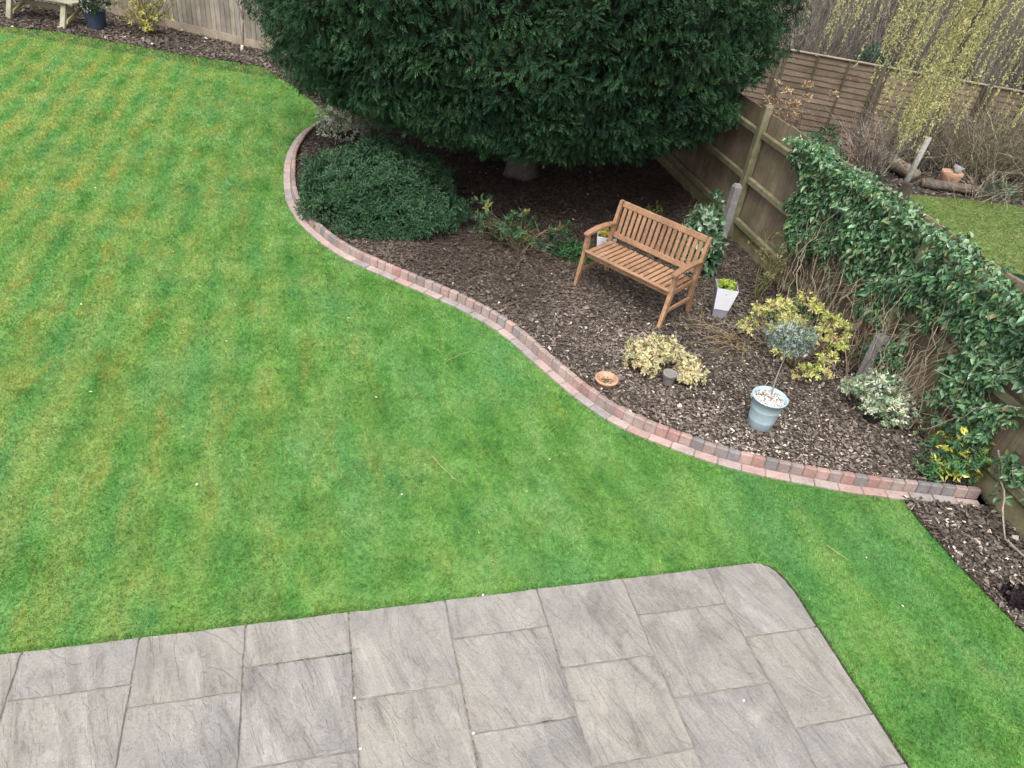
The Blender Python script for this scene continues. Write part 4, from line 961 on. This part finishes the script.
for _ in range(7): m.box((r.normal(0, .06), r.normal(0, .06), .30 + r.uniform(0, .05)), r.uniform(.06, .15, 3) * np.array([1, 1, .5]), (.26, .26, .27), rz((math.cos(r.random() * 6), math.sin(r.random() * 6)), r.normal(0, .4), r.normal(0, .4)), .025)
m.build('grey_stones', M['stone'], root)
root = thing('leaning_stake', 'pale grey round stake standing above the ivy fence', 'stake', (6.15, 12.75, -.03)); m = MB(); m.tube([(0, 0, -.1), (.03, -.02, .5), (.06, -.02, 1.0)], .05, .045, 10, (.38, .37, .34)); m.build('stake', M['bark'], root)
root = thing('stump', 'small dark stump at the foot of the grey stake', 'stump', (6.12, 12.52, -.03)); m = MB(); m.lathe([(.11, 0), (.085, .06), (.075, .26), (.07, .28), (0, .285)], n=14, col=(.075, .055, .045)); m.build('stump_wood', M['bark'], root)
# dried hydrangea
r = rng(184); root = thing('dried_hydrangea', 'dead hydrangea with tan dried flower heads before the lap fence', 'shrub', (4.62, 14.55, -.03)); s, m = MB(), MB()
for i in range(20):
    tp = np.array([r.uniform(-.6, .5), r.uniform(-.3, .3), r.uniform(.55, 1.15)]); s.tube(bent((r.normal(0, .1), r.normal(0, .1), -.02), tp, 7, r, .12), .008, .004, 4, (.27, .2, .15))
    if i < 13:
        d, o = dome_points(26, .085, .085, .07, r, seed=i); d[::3, 2] *= -.7; rosettes(m, d + tp, o, r, 4, .042, .036, [(.42, .31, .22), (.50, .38, .28), (.34, .23, .15)], None, 1., .01)
s.build('stem', M['bark'], root); m.build('flower_heads', M['leaf'], root)
shrub('evergreen_shrub', 'grey green leafy shrub with a white bloom just beyond the ivy fence top', 'shrub', (4.05, 11.6), .75, .55, 1.15, 420, 7, .07, .026, [(.07, .14, .08), (.10, .18, .11), (.055, .11, .06)], 185, z0=-.03, stems=30)
shrub('low_plant', 'low blue green plant on the litter right of the orange pot', 'plant', (8.15, 13.35), .30, .2, .24, 60, 7, .10, .03, [(.10, .17, .11), (.13, .20, .13)], 186, z0=-.03)
shrub('blue_bush', 'dark evergreen bush behind the lap fence below the willow branches', 'bush', (6.3, 16.6), .6, .5, 1.75, 500, 7, .09, .04, [(.06, .10, .075), (.08, .12, .09)], 187, z0=-.03, stems=20)
shrub('russet_bush', 'reddish brown dry bush at the end of the neighbouring grass', 'bush', (8.9, 13.35), .35, .3, .4, 90, 6, .07, .04, [(.20, .10, .07), (.16, .09, .06)], 188, z0=-.03)

# ------------------------------------------------------------------ fallen petals and twigs on the lawn
r = rng(191)
spots = [(-4.9, 9.9), (-5.4, 8.2), (-3.9, 7.0), (-5.8, 10.8), (-2.6, 5.6), (-6.7, 11.9), (-7.4, 13.1), (-4.4, 11.9), (-3.1, 8.0), (-1.7, 6.2), (-4.2, 5.9), (-1.1, 5.0), (-.6, 3.9), (.4, 4.4), (2.7, 4.1), (2.9, 3.4), (-2.2, 3.6), (-3.2, 4.5), (-6.1, 9.3), (-5.1, 12.8)]
for x, y in spots:
    m = MB(); n = 1; th = r.uniform(0, 2 * PI, n); m.cards(LEAF, np.column_stack([r.normal(0, .008, (n, 2)), np.full(n, .0)]), np.stack([np.cos(th), np.sin(th), 0 * th + .1], 1), np.tile([0, 0, 1.], (n, 1)) + r.normal(0, .2, (n, 3)), r.uniform(.018, .028, n), .015, (.82, .80, .74))
    o = m.build('petal', M['chips_plain']); o.location = (x + r.normal(0, .08), y + r.normal(0, .08), .026); tag(o, 'white petal fallen on the mown grass', 'petal', 'white petals on the lawn')
for i, (u, v) in enumerate(((1.19, .585), (1.20, .88), (1.81, .9), (3.45, .98), (2.05, .0))):
    m = MB(); m.box((0, 0, 0), (.015, .012, .010), (.70, .68, .64), rz((.8, .6), .2, .3), .004); o = m.build('pebble', M['stone']); q = pt(u, v); o.location = (q[0], q[1], .036)
    tag(o, 'small white pebble lying on the stone patio', 'pebble', 'white pebbles on the patio')
for i, (a, b, lab) in enumerate((((-.66, 5.65), (-.42, 5.95), 'straw coloured stalk on the grass near the bend of the edging'), ((-.55, 4.35), (-.30, 4.1), 'faint straw stalk on the open lawn above the patio'), ((2.52, 4.0), (2.66, 3.88), 'brown twig on the grass between patio corner and side border'))):
    m = MB(); d = np.array([b[0] - a[0], b[1] - a[1], 0]); m.tube(bent((0, 0, 0), d, 6, rng(195 + i), .1), .0028, .0018, 4, (.42, .36, .18)); o = m.build('stalk', M['bark']); o.location = (a[0], a[1], .03); tag(o, lab, 'stalk')

# ------------------------------------------------------------------ light
SUN_EL, SUN_AZ = math.radians(62), math.radians(192)     # overcast light from high up, behind the viewer
w = bpy.data.worlds.new('World'); SC.world = w; w.use_nodes = True; nt = w.node_tree; nt.nodes.clear()
out = nt.nodes.new('ShaderNodeOutputWorld'); bg = nt.nodes.new('ShaderNodeBackground'); sky = nt.nodes.new('ShaderNodeTexSky')
sky.sky_type = 'NISHITA'; sky.sun_disc = False; sky.sun_elevation = SUN_EL; sky.sun_rotation = SUN_AZ; sky.air_density = 1.; sky.dust_density = 4.; sky.ozone_density = 1.
hs = nt.nodes.new('ShaderNodeHueSaturation'); hs.inputs['Saturation'].default_value = .35      # overcast: nearly white sky
nt.links.new(sky.outputs[0], hs.inputs['Color']); nt.links.new(hs.outputs[0], bg.inputs[0]); bg.inputs[1].default_value = .15; nt.links.new(bg.outputs[0], out.inputs[0])
sl = bpy.data.lights.new('sun', 'SUN'); sl.energy = 1.2; sl.angle = math.radians(35); sl.color = (1., .96, .90); so = bpy.data.objects.new('sun', sl); C.objects.link(so)
d = Vector((math.sin(SUN_AZ) * math.cos(SUN_EL), math.cos(SUN_AZ) * math.cos(SUN_EL), math.sin(SUN_EL))); so.rotation_euler = d.to_track_quat('Z', 'Y').to_euler(); so.location = d * 40

# ------------------------------------------------------------------ camera (upstairs window)
cam = bpy.data.cameras.new('camera'); co = bpy.data.objects.new('camera', cam); C.objects.link(co)
pitch, roll = .62442, .14436; f = Vector((0, math.cos(pitch), -math.sin(pitch))); x = Vector((1, 0, 0)); u = x.cross(f)
X = math.cos(roll) * x + math.sin(roll) * u; U = -math.sin(roll) * x + math.cos(roll) * u
co.matrix_world = Matrix(((X.x, U.x, -f.x, 0), (X.y, U.y, -f.y, 0), (X.z, U.z, -f.z, 3.9729), (0, 0, 0, 1)))
cam.sensor_width = 36; cam.lens = 734.344 / 1024 * 36; cam.clip_end = 2000; cam.clip_start = .05
SC.camera = co
SC.view_settings.view_transform = 'Standard'; SC.view_settings.look = 'None'; SC.view_settings.gamma = 1; SC.view_settings.exposure = 1.10
SC.render.engine = 'CYCLES'
